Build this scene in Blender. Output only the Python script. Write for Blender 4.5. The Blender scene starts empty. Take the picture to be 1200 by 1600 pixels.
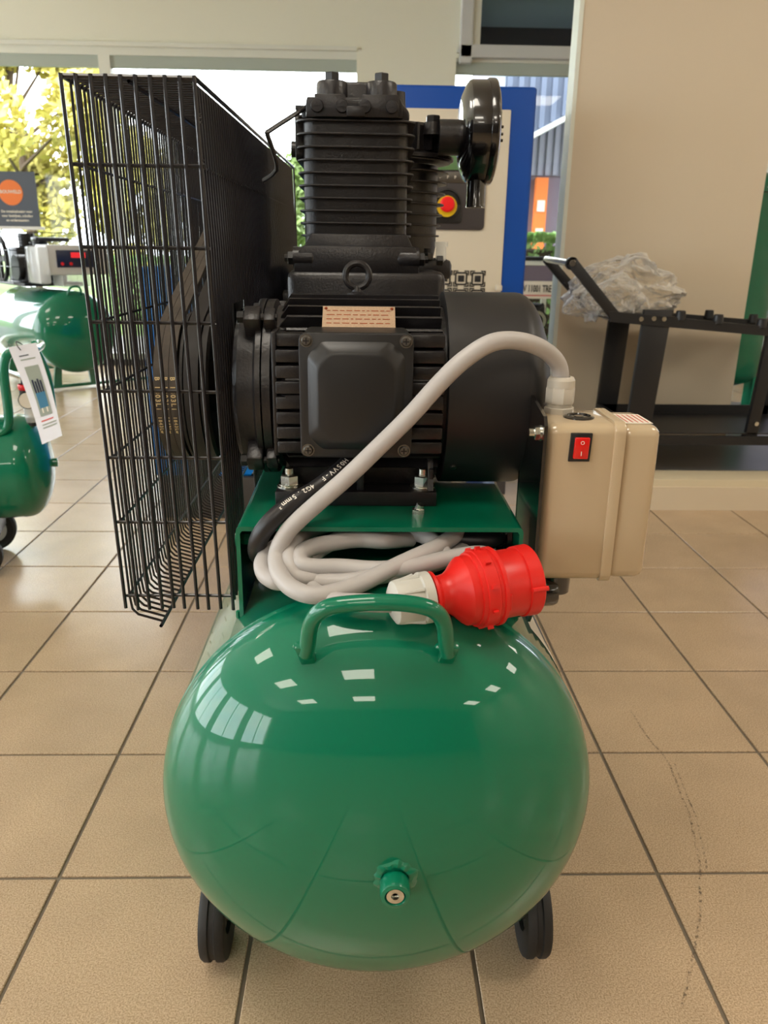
import bpy, bmesh, math, random
from mathutils import Vector, Matrix, noise as mnoise
PI = math.pi
random.seed(7)
S = bpy.context.scene
COL = S.collection

# ------------------------------------------------------------------ camera
F_PX, PITCH, YAW, ROLL = 1221.1, .3245, .02775, -.01341
fw = Vector((math.sin(YAW)*math.cos(PITCH), math.cos(YAW)*math.cos(PITCH), -math.sin(PITCH)))
rt = Vector((math.cos(YAW), -math.sin(YAW), 0))
dn = fw.cross(rt)
rt2 = rt*math.cos(ROLL) + dn*math.sin(ROLL)
dn2 = -rt*math.sin(ROLL) + dn*math.cos(ROLL)
cam = bpy.data.cameras.new('camera'); camo = bpy.data.objects.new('camera', cam); COL.objects.link(camo)
cam.sensor_fit = 'HORIZONTAL'; cam.sensor_width = 36; cam.lens = F_PX/1200*36
cam.clip_start = .02; cam.clip_end = 200
m = Matrix((rt2, -dn2, -fw)).transposed().to_4x4(); m.translation = (0, 0, 1)
camo.matrix_world = m
cam.dof.use_dof = True; cam.dof.focus_distance = .98; cam.dof.aperture_fstop = 13
S.camera = camo

# ------------------------------------------------------------------ world, exposure
W = bpy.data.worlds.new('world'); S.world = W; W.use_nodes = True
nt = W.node_tree; nt.nodes.clear()
wo = nt.nodes.new('ShaderNodeOutputWorld'); bg = nt.nodes.new('ShaderNodeBackground')
tc = nt.nodes.new('ShaderNodeTexCoord'); mp = nt.nodes.new('ShaderNodeMapping'); mp.inputs['Scale'].default_value = (1, 1, 3)
nz = nt.nodes.new('ShaderNodeTexNoise'); nz.inputs['Scale'].default_value = 2.2; nz.inputs['Detail'].default_value = 4
cr = nt.nodes.new('ShaderNodeValToRGB')
cr.color_ramp.elements[0].position = .35; cr.color_ramp.elements[0].color = (.80, .89, 1, 1)
cr.color_ramp.elements[1].position = .65; cr.color_ramp.elements[1].color = (1, 1, 1, 1)
L = nt.links.new
L(tc.outputs['Generated'], mp.inputs[0]); L(mp.outputs[0], nz.inputs['Vector']); L(nz.outputs['Fac'], cr.inputs[0])
L(cr.outputs[0], bg.inputs[0]); bg.inputs[1].default_value = 9.0; L(bg.outputs[0], wo.inputs[0])
S.view_settings.view_transform = 'Standard'; S.view_settings.look = 'None'
S.view_settings.gamma = 1; S.view_settings.use_curve_mapping = False
S.view_settings.exposure = 0.08
S.cycles.use_denoising = True
S.cycles.max_bounces = 8; S.cycles.diffuse_bounces = 4; S.cycles.transparent_max_bounces = 24
S.cycles.caustics_reflective = False; S.cycles.caustics_refractive = False
S.cycles.sample_clamp_indirect = 6
LAMP_L = 12.5

# ------------------------------------------------------------------ materials
def lin(c): return tuple(((x/255)/12.92 if x/255 <= .04045 else ((x/255+.055)/1.055)**2.4) for x in c) + (1,)
MATS = {}
def mat(name, rgb, rough=.5, metal=0, coat=0, spec=.5, bump=None, var=None, emit=None, alpha=1, trans=0, coat_rough=.04, linear=False, ior=1.5):
    m = bpy.data.materials.new(name); m.use_nodes = True; MATS[name] = m
    nt = m.node_tree; b = nt.nodes['Principled BSDF']
    col = rgb + (1,) if linear else lin(rgb)
    b.inputs['Base Color'].default_value = col
    b.inputs['Roughness'].default_value = rough; b.inputs['Metallic'].default_value = metal
    b.inputs['Coat Weight'].default_value = coat; b.inputs['Coat Roughness'].default_value = coat_rough
    b.inputs['Specular IOR Level'].default_value = spec; b.inputs['IOR'].default_value = ior
    b.inputs['Transmission Weight'].default_value = trans; b.inputs['Alpha'].default_value = alpha
    if emit: b.inputs['Emission Color'].default_value = lin(rgb); b.inputs['Emission Strength'].default_value = emit
    if bump or var:
        g = nt.nodes.new('ShaderNodeNewGeometry')
    if bump:
        sc, st, dist = bump
        n = nt.nodes.new('ShaderNodeTexNoise'); n.inputs['Scale'].default_value = sc; n.inputs['Detail'].default_value = 3
        nt.links.new(g.outputs['Position'], n.inputs['Vector'])
        bp = nt.nodes.new('ShaderNodeBump'); bp.inputs['Strength'].default_value = st; bp.inputs['Distance'].default_value = dist
        nt.links.new(n.outputs['Fac'], bp.inputs['Height']); nt.links.new(bp.outputs[0], b.inputs['Normal'])
    if var:
        sc, amt = var
        n = nt.nodes.new('ShaderNodeTexNoise'); n.inputs['Scale'].default_value = sc; n.inputs['Detail'].default_value = 5
        nt.links.new(g.outputs['Position'], n.inputs['Vector'])
        r = nt.nodes.new('ShaderNodeMapRange'); r.inputs['From Min'].default_value = .3; r.inputs['From Max'].default_value = .7
        r.inputs['To Min'].default_value = 1-amt; r.inputs['To Max'].default_value = 1+amt
        nt.links.new(n.outputs['Fac'], r.inputs['Value'])
        mx = nt.nodes.new('ShaderNodeVectorMath'); mx.operation = 'SCALE'; mx.inputs[0].default_value = col[:3]
        nt.links.new(r.outputs[0], mx.inputs['Scale']); nt.links.new(mx.outputs[0], b.inputs['Base Color'])
    return m
mat('green', (0, 108, 78), .4, spec=.15, coat=.8, bump=(260, .05, .0006), coat_rough=.03)
mat('green_old', (14, 110, 78), .3, coat=.8, coat_rough=.06)
mat('green_pale', (40, 165, 130), .35, coat=.5)
mat('cast', (29, 27, 29), .34, bump=(260, .45, .001), var=(60, .25))
mat('cast_dark', (17, 16, 17), .45, bump=(200, .2, .0008))
mat('satin_black', (26, 26, 27), .38, bump=(900, .08, .0003))
mat('cowl_black', (29, 28, 29), .45)
mat('gloss_black', (12, 11, 13), .2, coat=1, coat_rough=.03)
mat('wire_black', (17, 14, 20), .35, coat=.2)
mat('rubber', (27, 26, 26), .62, bump=(150, .2, .0006), var=(40, .3))
mat('belt', (74, 66, 58), .7, var=(45, .25), bump=(400, .2, .0004))
mat('belt_dark', (36, 33, 32), .6, var=(45, .2))
mat('zinc', (205, 205, 196), .25, metal=1, var=(150, .15))
mat('steel_dark', (118, 116, 112), .35, metal=1)
mat('brass', (176, 140, 76), .3, metal=1)
mat('beige', (186, 166, 136), .22, coat=.7, coat_rough=.08, bump=(500, .04, .0004))
mat('cable_grey', (176, 172, 170), .42, spec=.4, bump=(120, .05, .001))
mat('cable_black', (28, 27, 30), .4)
mat('plug_red', (212, 34, 28), .36, spec=.45)
mat('plug_grey', (192, 190, 182), .42)
mat('gland', (196, 189, 176), .4)
mat('tan_plate', (178, 152, 126), .38, metal=.4, var=(500, .12))
mat('rivet', (150, 70, 40), .4, metal=.6)
mat('switch_red', (214, 22, 18), .25, coat=.5)
mat('white_ink', (226, 222, 214), .6)
mat('cream_ink', (214, 190, 140), .6)
mat('black_ink', (24, 24, 26), .6)
mat('red_ink', (205, 60, 50), .5)
mat('label_white', (232, 226, 212), .5)
mat('wall', (236, 236, 218), .75, bump=(90, .05, .001))
mat('rear_dark', (84, 78, 72), .8)
mat('wall_warm', (212, 198, 174), .7, bump=(60, .04, .001))
mat('frame_white', (226, 228, 216), .45)
mat('blind', (176, 186, 176), .8)
mat('navy_panel', (22, 28, 42), .45)
mat('grey_panel', (92, 108, 118), .6)
mat('ceiling', (225, 222, 212), .85)
mat('blue', (0, 70, 160), .45, spec=.3)
mat('blue_light', (0, 118, 210), .45, spec=.3)
mat('cab_cream', (206, 198, 180), .45)
mat('cab_dark', (58, 54, 56), .45)
mat('plinth', (58, 54, 52), .6)
mat('screen', (92, 128, 84), .4)
mat('button_yellow', (226, 190, 20), .4)
mat('button_red', (236, 26, 30), .35)
mat('shelf_black', (24, 25, 28), .42)
mat('mat_grey', (78, 78, 80), .32, var=(6, .12))
mat('platform', (208, 194, 164), .5)
mat('panel_edge', (222, 226, 214), .5)
mat('white_metal', (205, 207, 205), .4)
mat('display_navy', (24, 34, 62), .3)
mat('display_red', (225, 40, 50), .4, emit=.6)
mat('poster_dark', (84, 92, 104), .6)
mat('orange', (240, 128, 60), .6)
mat('clad', (92, 102, 122), .6)
mat('clad_light', (150, 150, 165), .7)
mat('outside_wall', (118, 108, 122), .8)
mat('asphalt', (120, 116, 112), .9, var=(1.5, .12))
mat('grass', (92, 112, 52), .95, var=(3, .35))
mat('bark', (84, 68, 54), .9)
mat('leaf_yellow', (196, 184, 96), .7, var=(1.1, .4))
mat('leaf_green', (112, 132, 72), .7, var=(1.3, .4))
mat('leaf_hedge', (150, 184, 116), .7, var=(5, .4))
mat('red_paint', (200, 46, 36), .5)
mat('grout', (118, 108, 94), .85)
mat('lamp_body', (225, 225, 222), .5)
mat('sheet', (226, 228, 238), .6)
mat('sheet_blue', (52, 116, 150), .6)
mat('sheet_pic', (150, 160, 150), .6)
mat('clear_plastic', (235, 240, 240), .1, alpha=.45)

# lamp diffuser (gives off light)
m = bpy.data.materials.new('lamp_glow'); m.use_nodes = True; MATS['lamp_glow'] = m
b = m.node_tree.nodes['Principled BSDF']; b.inputs['Base Color'].default_value = (.9, .9, .9, 1)
b.inputs['Emission Color'].default_value = (1, .92, .79, 1); b.inputs['Emission Strength'].default_value = LAMP_L
# window glass: mostly clear, mirror at grazing angles
m = bpy.data.materials.new('glass'); m.use_nodes = True; MATS['glass'] = m
nt = m.node_tree; nt.nodes.clear(); o = nt.nodes.new('ShaderNodeOutputMaterial'); mx = nt.nodes.new('ShaderNodeMixShader')
t = nt.nodes.new('ShaderNodeBsdfTransparent'); t.inputs[0].default_value = (.93, .96, .95, 1)
g = nt.nodes.new('ShaderNodeBsdfGlossy'); g.inputs['Roughness'].default_value = .02
f = nt.nodes.new('ShaderNodeFresnel'); f.inputs[0].default_value = 1.45
nt.links.new(f.outputs[0], mx.inputs[0]); nt.links.new(t.outputs[0], mx.inputs[1]); nt.links.new(g.outputs[0], mx.inputs[2]); nt.links.new(mx.outputs[0], o.inputs[0])
# plastic bag film
m = bpy.data.materials.new('film'); m.use_nodes = True; MATS['film'] = m
nt = m.node_tree; nt.nodes.clear(); o = nt.nodes.new('ShaderNodeOutputMaterial'); mx = nt.nodes.new('ShaderNodeMixShader'); mx2 = nt.nodes.new('ShaderNodeMixShader')
t = nt.nodes.new('ShaderNodeBsdfTransparent'); t.inputs[0].default_value = (.96, .95, .93, 1)
g = nt.nodes.new('ShaderNodeBsdfGlossy'); g.inputs['Roughness'].default_value = .25
d = nt.nodes.new('ShaderNodeBsdfTranslucent'); d.inputs[0].default_value = (.85, .82, .78, 1)
d2 = nt.nodes.new('ShaderNodeBsdfDiffuse'); d2.inputs[0].default_value = (.8, .78, .74, 1)
lw = nt.nodes.new('ShaderNodeLayerWeight'); lw.inputs[0].default_value = .5
ad = nt.nodes.new('ShaderNodeMixShader'); nt.links.new(d2.outputs[0], ad.inputs[1]); nt.links.new(g.outputs[0], ad.inputs[2]); ad.inputs[0].default_value = .22
nt.links.new(lw.outputs['Facing'], mx.inputs[0]); nt.links.new(t.outputs[0], mx.inputs[1]); nt.links.new(ad.outputs[0], mx.inputs[2]); nt.links.new(mx.outputs[0], o.inputs[0])
# floor tile: speckled beige stoneware, tone differs a little from tile to tile
m = bpy.data.materials.new('tile'); m.use_nodes = True; MATS['tile'] = m
nt = m.node_tree; b = nt.nodes['Principled BSDF']; b.inputs['Roughness'].default_value = .3; b.inputs['Specular IOR Level'].default_value = .5
g = nt.nodes.new('ShaderNodeNewGeometry'); oi = nt.nodes.new('ShaderNodeObjectInfo')
n1 = nt.nodes.new('ShaderNodeTexNoise'); n1.inputs['Scale'].default_value = 420; n1.inputs['Detail'].default_value = 2
n2 = nt.nodes.new('ShaderNodeTexNoise'); n2.inputs['Scale'].default_value = 7; n2.inputs['Detail'].default_value = 6
nt.links.new(g.outputs['Position'], n1.inputs['Vector']); nt.links.new(g.outputs['Position'], n2.inputs['Vector'])
r1 = nt.nodes.new('ShaderNodeValToRGB'); r1.color_ramp.elements[0].position = .3; r1.color_ramp.elements[0].color = lin((152, 128, 99))
r1.color_ramp.elements[1].position = .62; r1.color_ramp.elements[1].color = lin((199, 175, 146))
nt.links.new(n1.outputs['Fac'], r1.inputs[0])
mr = nt.nodes.new('ShaderNodeMapRange'); mr.inputs['From Min'].default_value = .3; mr.inputs['From Max'].default_value = .7; mr.inputs['To Min'].default_value = .93; mr.inputs['To Max'].default_value = 1.06
nt.links.new(n2.outputs['Fac'], mr.inputs['Value'])
mo = nt.nodes.new('ShaderNodeMapRange'); mo.inputs['To Min'].default_value = .97; mo.inputs['To Max'].default_value = 1.03; nt.links.new(oi.outputs['Random'], mo.inputs['Value'])
mu = nt.nodes.new('ShaderNodeMath'); mu.operation = 'MULTIPLY'; nt.links.new(mr.outputs[0], mu.inputs[0]); nt.links.new(mo.outputs[0], mu.inputs[1])
sc = nt.nodes.new('ShaderNodeVectorMath'); sc.operation = 'SCALE'; nt.links.new(r1.outputs[0], sc.inputs[0]); nt.links.new(mu.outputs[0], sc.inputs['Scale'])
nt.links.new(sc.outputs[0], b.inputs['Base Color'])
mr2 = nt.nodes.new('ShaderNodeMapRange'); mr2.inputs['To Min'].default_value = .21; mr2.inputs['To Max'].default_value = .27; nt.links.new(n2.outputs['Fac'], mr2.inputs['Value']); nt.links.new(mr2.outputs[0], b.inputs['Roughness'])
# rubber scuff on the floor: patchy film
m = bpy.data.materials.new('scuff'); m.use_nodes = True; MATS['scuff'] = m
nt = m.node_tree; b = nt.nodes['Principled BSDF']; b.inputs['Base Color'].default_value = lin((96, 78, 62)); b.inputs['Roughness'].default_value = .6
g = nt.nodes.new('ShaderNodeNewGeometry'); n1 = nt.nodes.new('ShaderNodeTexNoise'); n1.inputs['Scale'].default_value = 160; nt.links.new(g.outputs['Position'], n1.inputs['Vector'])
r = nt.nodes.new('ShaderNodeMapRange'); r.inputs['From Min'].default_value = .45; r.inputs['From Max'].default_value = .65; r.inputs['To Max'].default_value = .6; nt.links.new(n1.outputs['Fac'], r.inputs['Value']); nt.links.new(r.outputs[0], b.inputs['Alpha'])

# ------------------------------------------------------------------ mesh helpers
def frame(axis):
    z = Vector(axis).normalized(); a = Vector((0, 0, 1)) if abs(z.z) < .9 else Vector((1, 0, 0))
    x = a.cross(z).normalized(); y = z.cross(x); return x, y, z
class B:
    def __init__(s): s.bm = bmesh.new()
    def _merge(s, t):
        me = bpy.data.meshes.new('t'); t.to_mesh(me); t.free(); s.bm.from_mesh(me); bpy.data.meshes.remove(me); return s
    def box(s, x0, x1, y0, y1, z0, z1, bev=0, seg=2, M=None):
        t = bmesh.new(); bmesh.ops.create_cube(t, size=1)
        for v in t.verts: v.co = Vector(((x0+x1)/2+v.co.x*(x1-x0), (y0+y1)/2+v.co.y*(y1-y0), (z0+z1)/2+v.co.z*(z1-z0)))
        if bev: bmesh.ops.bevel(t, geom=t.edges[:], offset=bev, segments=seg, affect='EDGES', profile=.5, clamp_overlap=True)
        if M: bmesh.ops.transform(t, matrix=M, verts=t.verts)
        return s._merge(t)
    def lathe(s, prof, org, axis=(0, 0, 1), seg=32, scale=(1, 1)):
        x, y, z = frame(axis); org = Vector(org); rings = []
        for r, h in prof:
            if r < 1e-6: rings.append([s.bm.verts.new(org+z*h)])
            else: rings.append([s.bm.verts.new(org+z*h+(x*math.cos(2*PI*i/seg)*scale[0]+y*math.sin(2*PI*i/seg)*scale[1])*r) for i in range(seg)])
        for a, b in zip(rings, rings[1:]):
            for i in range(seg):
                j = (i+1) % seg
                q = [a[i % len(a)], a[j % len(a)], b[j % len(b)], b[i % len(b)]]
                u = []
                for v in q:
                    if v not in u: u.append(v)
                if len(u) > 2:
                    try: s.bm.faces.new(u)
                    except ValueError: pass
        return s
    def cyl(s, p0, p1, r, seg=16, r2=None, bev=0):
        p0, p1 = Vector(p0), Vector(p1); h = (p1-p0).length; r2 = r if r2 is None else r2
        if bev: pr = [(0, 0), (r-bev, 0), (r, bev), (r2, h-bev), (r2-bev, h), (0, h)]
        else: pr = [(0, 0), (r, 0), (r2, h), (0, h)]
        return s.lathe(pr, p0, p1-p0, seg)
    def tube(s, pts, r, seg=10, closed=False, smooth=0, caps=True):
        pts = [Vector(p) for p in pts]
        if smooth: pts = spline(pts, smooth, closed)
        n = len(pts); rings = []; px = None
        for i, p in enumerate(pts):
            if closed: t = (pts[(i+1) % n]-pts[i-1]).normalized()
            else: t = (pts[min(i+1, n-1)]-pts[max(i-1, 0)]).normalized()
            if px is None: px = frame(t)[0]
            px = (px-t*px.dot(t)).normalized(); py = t.cross(px)
            rr = r(i/(n-1)) if callable(r) else r
            rings.append([s.bm.verts.new(p+(px*math.cos(2*PI*k/seg)+py*math.sin(2*PI*k/seg))*rr) for k in range(seg)])
        m = n if closed else n-1
        for i in range(m):
            a, b = rings[i], rings[(i+1) % n]
            for k in range(seg): s.bm.faces.new((a[k], a[(k+1) % seg], b[(k+1) % seg], b[k]))
        if not closed and caps: s.bm.faces.new(rings[0][::-1]); s.bm.faces.new(rings[-1])
        return s
    def bar(s, p0, p1, r, seg=5):
        return s.tube([p0, p1], r, seg, caps=False)
    def prism(s, poly, d0, d1, plane='xz', bev=0):
        # poly in the given plane, extruded along the third axis from d0 to d1
        def P(a, b, d): return {'xz': (a, d, b), 'xy': (a, b, d), 'yz': (d, a, b)}[plane]
        t = bmesh.new()
        a = [t.verts.new(P(u, v, d0)) for u, v in poly]; b = [t.verts.new(P(u, v, d1)) for u, v in poly]
        t.faces.new(a); t.faces.new(b[::-1]); n = len(poly)
        for i in range(n): t.faces.new((a[i], b[i], b[(i+1) % n], a[(i+1) % n]))
        bmesh.ops.recalc_face_normals(t, faces=t.faces[:])
        if bev: bmesh.ops.bevel(t, geom=t.edges[:], offset=bev, segments=2, affect='EDGES', profile=.5, clamp_overlap=True)
        return s._merge(t)
    def hexn(s, c, axis, r, h, hole=0):
        c = Vector(c); z = Vector(axis).normalized(); s.lathe([(0, 0), (r, 0), (r, h*.88), (r*.88, h), (0, h)], c, z, 6); return s
    def quad(s, *p): s.bm.faces.new([s.bm.verts.new(q) for q in p]); return s
    def sphere(s, c, r, seg=16, sc=(1, 1, 1)):
        t = bmesh.new(); bmesh.ops.create_uvsphere(t, u_segments=seg, v_segments=seg//2, radius=r)
        for v in t.verts: v.co = Vector((v.co.x*sc[0], v.co.y*sc[1], v.co.z*sc[2]))+Vector(c)
        return s._merge(t)
    def out(s, name, mt, parent=None, smooth=True, label=None, kind=None, ang=35, **kw):
        bmesh.ops.recalc_face_normals(s.bm, faces=s.bm.faces[:])
        me = bpy.data.meshes.new(name); s.bm.to_mesh(me); s.bm.free()
        return link(name, me, mt, parent, smooth, label, kind, ang, **kw)
def link(name, me, mt, parent=None, smooth=True, label=None, kind=None, ang=35, cat=None, group=None):
    if mt and not me.materials: me.materials.append(MATS[mt])
    if smooth:
        me.polygons.foreach_set('use_smooth', [True]*len(me.polygons)); me.set_sharp_from_angle(angle=math.radians(ang))
    o = bpy.data.objects.new(name, me); COL.objects.link(o)
    if parent is not None:
        o.parent = parent
        if not parent.get('_local') and parent.type == 'EMPTY': o.matrix_parent_inverse = Matrix.Translation(-parent.location)
    if label: o['label'] = label
    if kind: o['kind'] = kind
    if cat: o['category'] = cat
    if group: o['group'] = group
    return o
def spline(p, k, closed=False):
    out = []; n = len(p)
    rng = range(n) if closed else range(n-1)
    for i in rng:
        if closed: a, b, c, d = p[i-1], p[i], p[(i+1) % n], p[(i+2) % n]
        else: a, b, c, d = p[max(i-1, 0)], p[i], p[i+1], p[min(i+2, n-1)]
        for j in range(k):
            t = j/k
            out.append(.5*((2*b)+(c-a)*t+(2*a-5*b+4*c-d)*t*t+(3*b-a-3*c+d)*t*t*t))
    if not closed: out.append(p[-1])
    return out
LOCALS = []
def thing(name, label, cat, loc=(0, 0, 0), rz=0, group=None, local=False):
    o = bpy.data.objects.new(name, None); COL.objects.link(o); o.location = loc; o.rotation_euler = (0, 0, rz)
    o.empty_display_size = .1; o['label'] = label; o['category'] = cat
    if group: o['group'] = group
    if local: o['_local'] = 1; LOCALS.append(o)
    return o
def text_mesh(s, size, depth=.0002, bold=0, align='CENTER'):
    cu = bpy.data.curves.new('t', 'FONT'); cu.body = s; cu.size = size; cu.extrude = depth; cu.align_x = align; cu.align_y = 'CENTER'; cu.offset = bold; cu.resolution_u = 2
    o = bpy.data.objects.new('t', cu); COL.objects.link(o)
    me = bpy.data.meshes.new_from_object(o); bpy.data.objects.remove(o); bpy.data.curves.remove(cu); return me
def text(s, size, org, right, up, mt, parent, name='lettering', depth=.0002, bold=0, align='CENTER', wide=1):
    me = text_mesh(s, size, depth, bold, align); me.transform(Matrix.Diagonal((wide, 1, 1, 1))); r = Vector(right).normalized(); u = Vector(up); u = (u-r*u.dot(r)).normalized()
    M = Matrix((r, u, r.cross(u))).transposed().to_4x4(); M.translation = Vector(org); me.transform(M)
    me.materials.clear(); return link(name, me, mt, parent, smooth=False)
def rrect(x0, x1, z0, z1, r, n=5):
    o = []
    for cx, cz, a in ((x1-r, z1-r, 0), (x0+r, z1-r, 90), (x0+r, z0+r, 180), (x1-r, z0+r, 270)):
        for i in range(n+1):
            t = math.radians(a+90*i/n); o.append((cx+r*math.cos(t), cz+r*math.sin(t)))
    return o

# ================================================================== SETTING
TS, OX, OY = .33585, -.50494, 1.05302
X0, X1, Y0, Y1, CZ = -7.0, 6.5, -8.0, 7.0, 3.2
floor = B().box(X0, X1, Y0, Y1+.15, -.12, -.0035).out('floor', 'grout', smooth=False, kind='structure')
# tiles the camera can tell apart: each its own object sharing one mesh; the rest of the field is one part
def tile_me(n):
    b = B(); h = TS/2-.0032
    t = bmesh.new()
    lo = [t.verts.new((a*h, c*h, -.004)) for a, c in ((-1, -1), (1, -1), (1, 1), (-1, 1))]
    mi = [t.verts.new((a*h, c*h, -.0012)) for a, c in ((-1, -1), (1, -1), (1, 1), (-1, 1))]
    hi = [t.verts.new((a*(h-.0013), c*(h-.0013), 0)) for a, c in ((-1, -1), (1, -1), (1, 1), (-1, 1))]
    for i in range(4):
        j = (i+1) % 4; t.faces.new((lo[i], lo[j], mi[j], mi[i])); t.faces.new((mi[i], mi[j], hi[j], hi[i]))
    t.faces.new(hi); return t
tb = tile_me(0); tme = bpy.data.meshes.new('tile'); tb.to_mesh(tme); tb.free(); tme.materials.append(MATS['tile'])
cells = []
for i in range(-20, 22):
    for j in range(-27, 19):
        cx_, cy_ = OX+TS*(i+.5), OY+TS*(j+.5)
        if cx_-TS/2 < X0 or cx_+TS/2 > X1+.1 or cy_+TS/2 > Y1+.1: continue
        d = Vector((cx_, cy_, 0))-Vector((0, 0, 1)); zc = d.dot(fw)
        vis = False
        if zc > .2:
            for a, c in ((0, 0), (-.5, -.5), (.5, -.5), (.5, .5), (-.5, .5)):
                e = Vector((cx_+a*TS, cy_+c*TS, 0))-Vector((0, 0, 1)); z2 = e.dot(fw)
                if z2 > .1 and abs(e.dot(rt2)/z2) < .53 and abs(e.dot(dn2)/z2) < .69: vis = True
        cells.append((0 if vis else 1, d.length, cx_, cy_))
cells.sort()
rest = B()
for k, (v, d, x, y) in enumerate(cells):
    if v == 0 and k < 290:
        o = bpy.data.objects.new('tile', tme); COL.objects.link(o); o.parent = floor; o.location = (x, y, 0)
    else:
        h = TS/2-.0035; rest.quad((x-h, y-h, -.0003), (x+h, y-h, -.0003), (x+h, y+h, -.0003), (x-h, y+h, -.0003))
rest.out('tile_field', 'tile', floor, smooth=False, kind='stuff')
# rubber scuff
sp = [(.617, 1.547), (.62, 1.447), (.633, 1.368), (.629, 1.315), (.62, 1.247), (.614, 1.193), (.599, 1.134), (.583, 1.072), (.561, 1.016), (.539, .963), (.507, .904), (.475, .849), (.445, .799)]
b = B()
pts = spline([Vector((x, y, .0006)) for x, y in sp], 6)
for off, w in ((0, .0022), (.011, .0016)):
    prev = None
    for i, p in enumerate(pts):
        t = (pts[min(i+1, len(pts)-1)]-pts[max(i-1, 0)]).normalized(); nrm = Vector((-t.y, t.x, 0))
        a, c = p+nrm*(off-w), p+nrm*(off+w)
        if prev and (off == 0 or 14 < i < 44): b.quad(prev[0], prev[1], c, a)
        prev = (a, c)
b.out('scuff_mark', 'scuff', floor, smooth=False, label='faint dark curved rubber scuff')

# --- walls
GZ = 2.42    # top of the glass
wb = B().box(X0-.2, -.07, Y1, Y1+.2, GZ+.06, CZ).box(X1-.02, X1+.2, Y1, Y1+.2, 0, CZ).box(-.07, .72, Y1, Y1+.2, 0, CZ).box(.72, .84, Y1, Y1+.2, GZ+.02, CZ)
wb.box(3.3, X1, Y1, Y1+.2, GZ+.06, CZ).box(.84, 3.3, Y1, Y1+.2, 2.95, CZ).box(X0-.2, -6.2, Y1, Y1+.2, 0, GZ+.06)
wb.out('wall_back', 'wall', smooth=False, kind='structure')
# recess above the right window, lined grey with a dark rear panel
b = B().box(.84, .90, Y1-.02, Y1+.62, 2.52, 2.95).box(.84, 3.3, Y1+.6, Y1+.66, 2.5, 2.60).box(3.26, 3.3, Y1, Y1+.62, 2.52, 2.95)
b.out('trim_1', 'frame_white', smooth=False, kind='structure')
B().box(.9, 3.27, Y1+.6, Y1+.64, 2.58, 2.95).out('trim_2', 'navy_panel', smooth=False, kind='structure')
B().prism([(Y1+.61, 2.80), (Y1+.61, 2.84), (Y1+.02, 3.1), (Y1+.02, 3.04)], .88, 3.28, 'yz').out('trim_3', 'grey_panel', smooth=False, kind='structure')
B().box(.74, .84, Y1-.05, Y1+.02, 2.40, 3.1, .01).box(.74, 3.3, Y1-.05, Y1+.3, 2.44, 2.53, .006).out('trim_4', 'white_metal', smooth=False, kind='structure')
def window(n, xa, xb, mull, z0=.1):
    w = B().box(xa, xb, Y1+.02, Y1+.1, GZ, GZ+.08).box(xa, xb, Y1-.02, Y1+.02, GZ+.055, GZ+.085).box(xa, xb, Y1+.02, Y1+.1, .02, z0)
    for xm in mull: w.box(xm-.045, xm+.045, Y1+.02, Y1+.1, z0, GZ)
    w = w.out('window_%d' % n, 'frame_white', smooth=False, kind='structure')
    B().box(xa, xb, Y1+.035, Y1+.075, GZ-.085, GZ).out('roller_blind', 'blind', w, smooth=False)
    B().box(xa, xb, Y1-.01, Y1+.02, -.003, .05).out('sill_strip', 'plinth', w, smooth=False)
    ms = sorted([xa]+list(mull)+[xb])
    for a, c in zip(ms, ms[1:]):
        B().quad((a, Y1+.06, z0), (c, Y1+.06, z0), (c, Y1+.06, GZ), (a, Y1+.06, GZ)).out('pane', 'glass', w, smooth=False)
    return w
window(1, -6.2, -.07, (-4.1, -2.06))
window(2, .72, 6.48, (3.42, 4.9))
# other walls of the showroom
b = B().box(X0-.2, X0, Y0, Y1, 2.5, CZ).box(X0-.2, X0, Y0, Y1, 0, .3)
for y in (-8, -4.6, -1.2, 2.2, 5.6): b.box(X0-.2, X0, y, y+.7, .3, 2.5)
b.out('wall_left', 'wall', smooth=False, kind='structure')
w = B()
for y in (-7.3, -3.9, -.5, 2.9): w.box(X0-.12, X0-.06, y+1.3, y+1.36, .3, 2.5)
w = w.out('window_3', 'frame_white', smooth=False, kind='structure')
for y in (-7.3, -3.9, -.5, 2.9): B().quad((X0-.1, y, .3), (X0-.1, y+2.7, .3), (X0-.1, y+2.7, 2.5), (X0-.1, y, 2.5)).out('pane', 'glass', w, smooth=False)
B().box(X1, X1+.2, Y0, Y1+.2, 0, CZ).out('wall_right', 'wall_warm', smooth=False, kind='structure')
B().box(X0-.2, X1+.2, Y0-.2, Y0, 0, CZ).out('wall_rear', 'rear_dark', smooth=False, kind='structure')
B().box(X0-.2, X1+.2, Y0-.2, Y1+.9, CZ, CZ+.15).out('ceiling', 'ceiling', smooth=False, kind='structure')
# ceiling lamps
lamps = [(x, y) for x in (-3.55, -.58) for y in (.37, -2.78, -5.7)] + [(-3.55, 3.5), (2.4, .9), (5.4, .37), (5.4, 3.4), (5.4, -2.78), (5.4, -5.7)]
for i, (x, y) in enumerate(lamps):
    t = thing('ceiling_light', 'rectangular white recessed ceiling light panel, one of a regular grid', 'ceiling light', (x, y, CZ), group='recessed lights in the showroom ceiling')
    B().box(x-.54, x+.54, y-.44, y+.44, CZ-.03, CZ-.001, .004).out('light_housing', 'lamp_body', t)
    B().quad((x-.5, y-.4, CZ-.0305), (x-.5, y+.4, CZ-.0305), (x+.5, y+.4, CZ-.0305), (x+.5, y-.4, CZ-.0305)).out('diffuser', 'lamp_glow', t, smooth=False)

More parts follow.
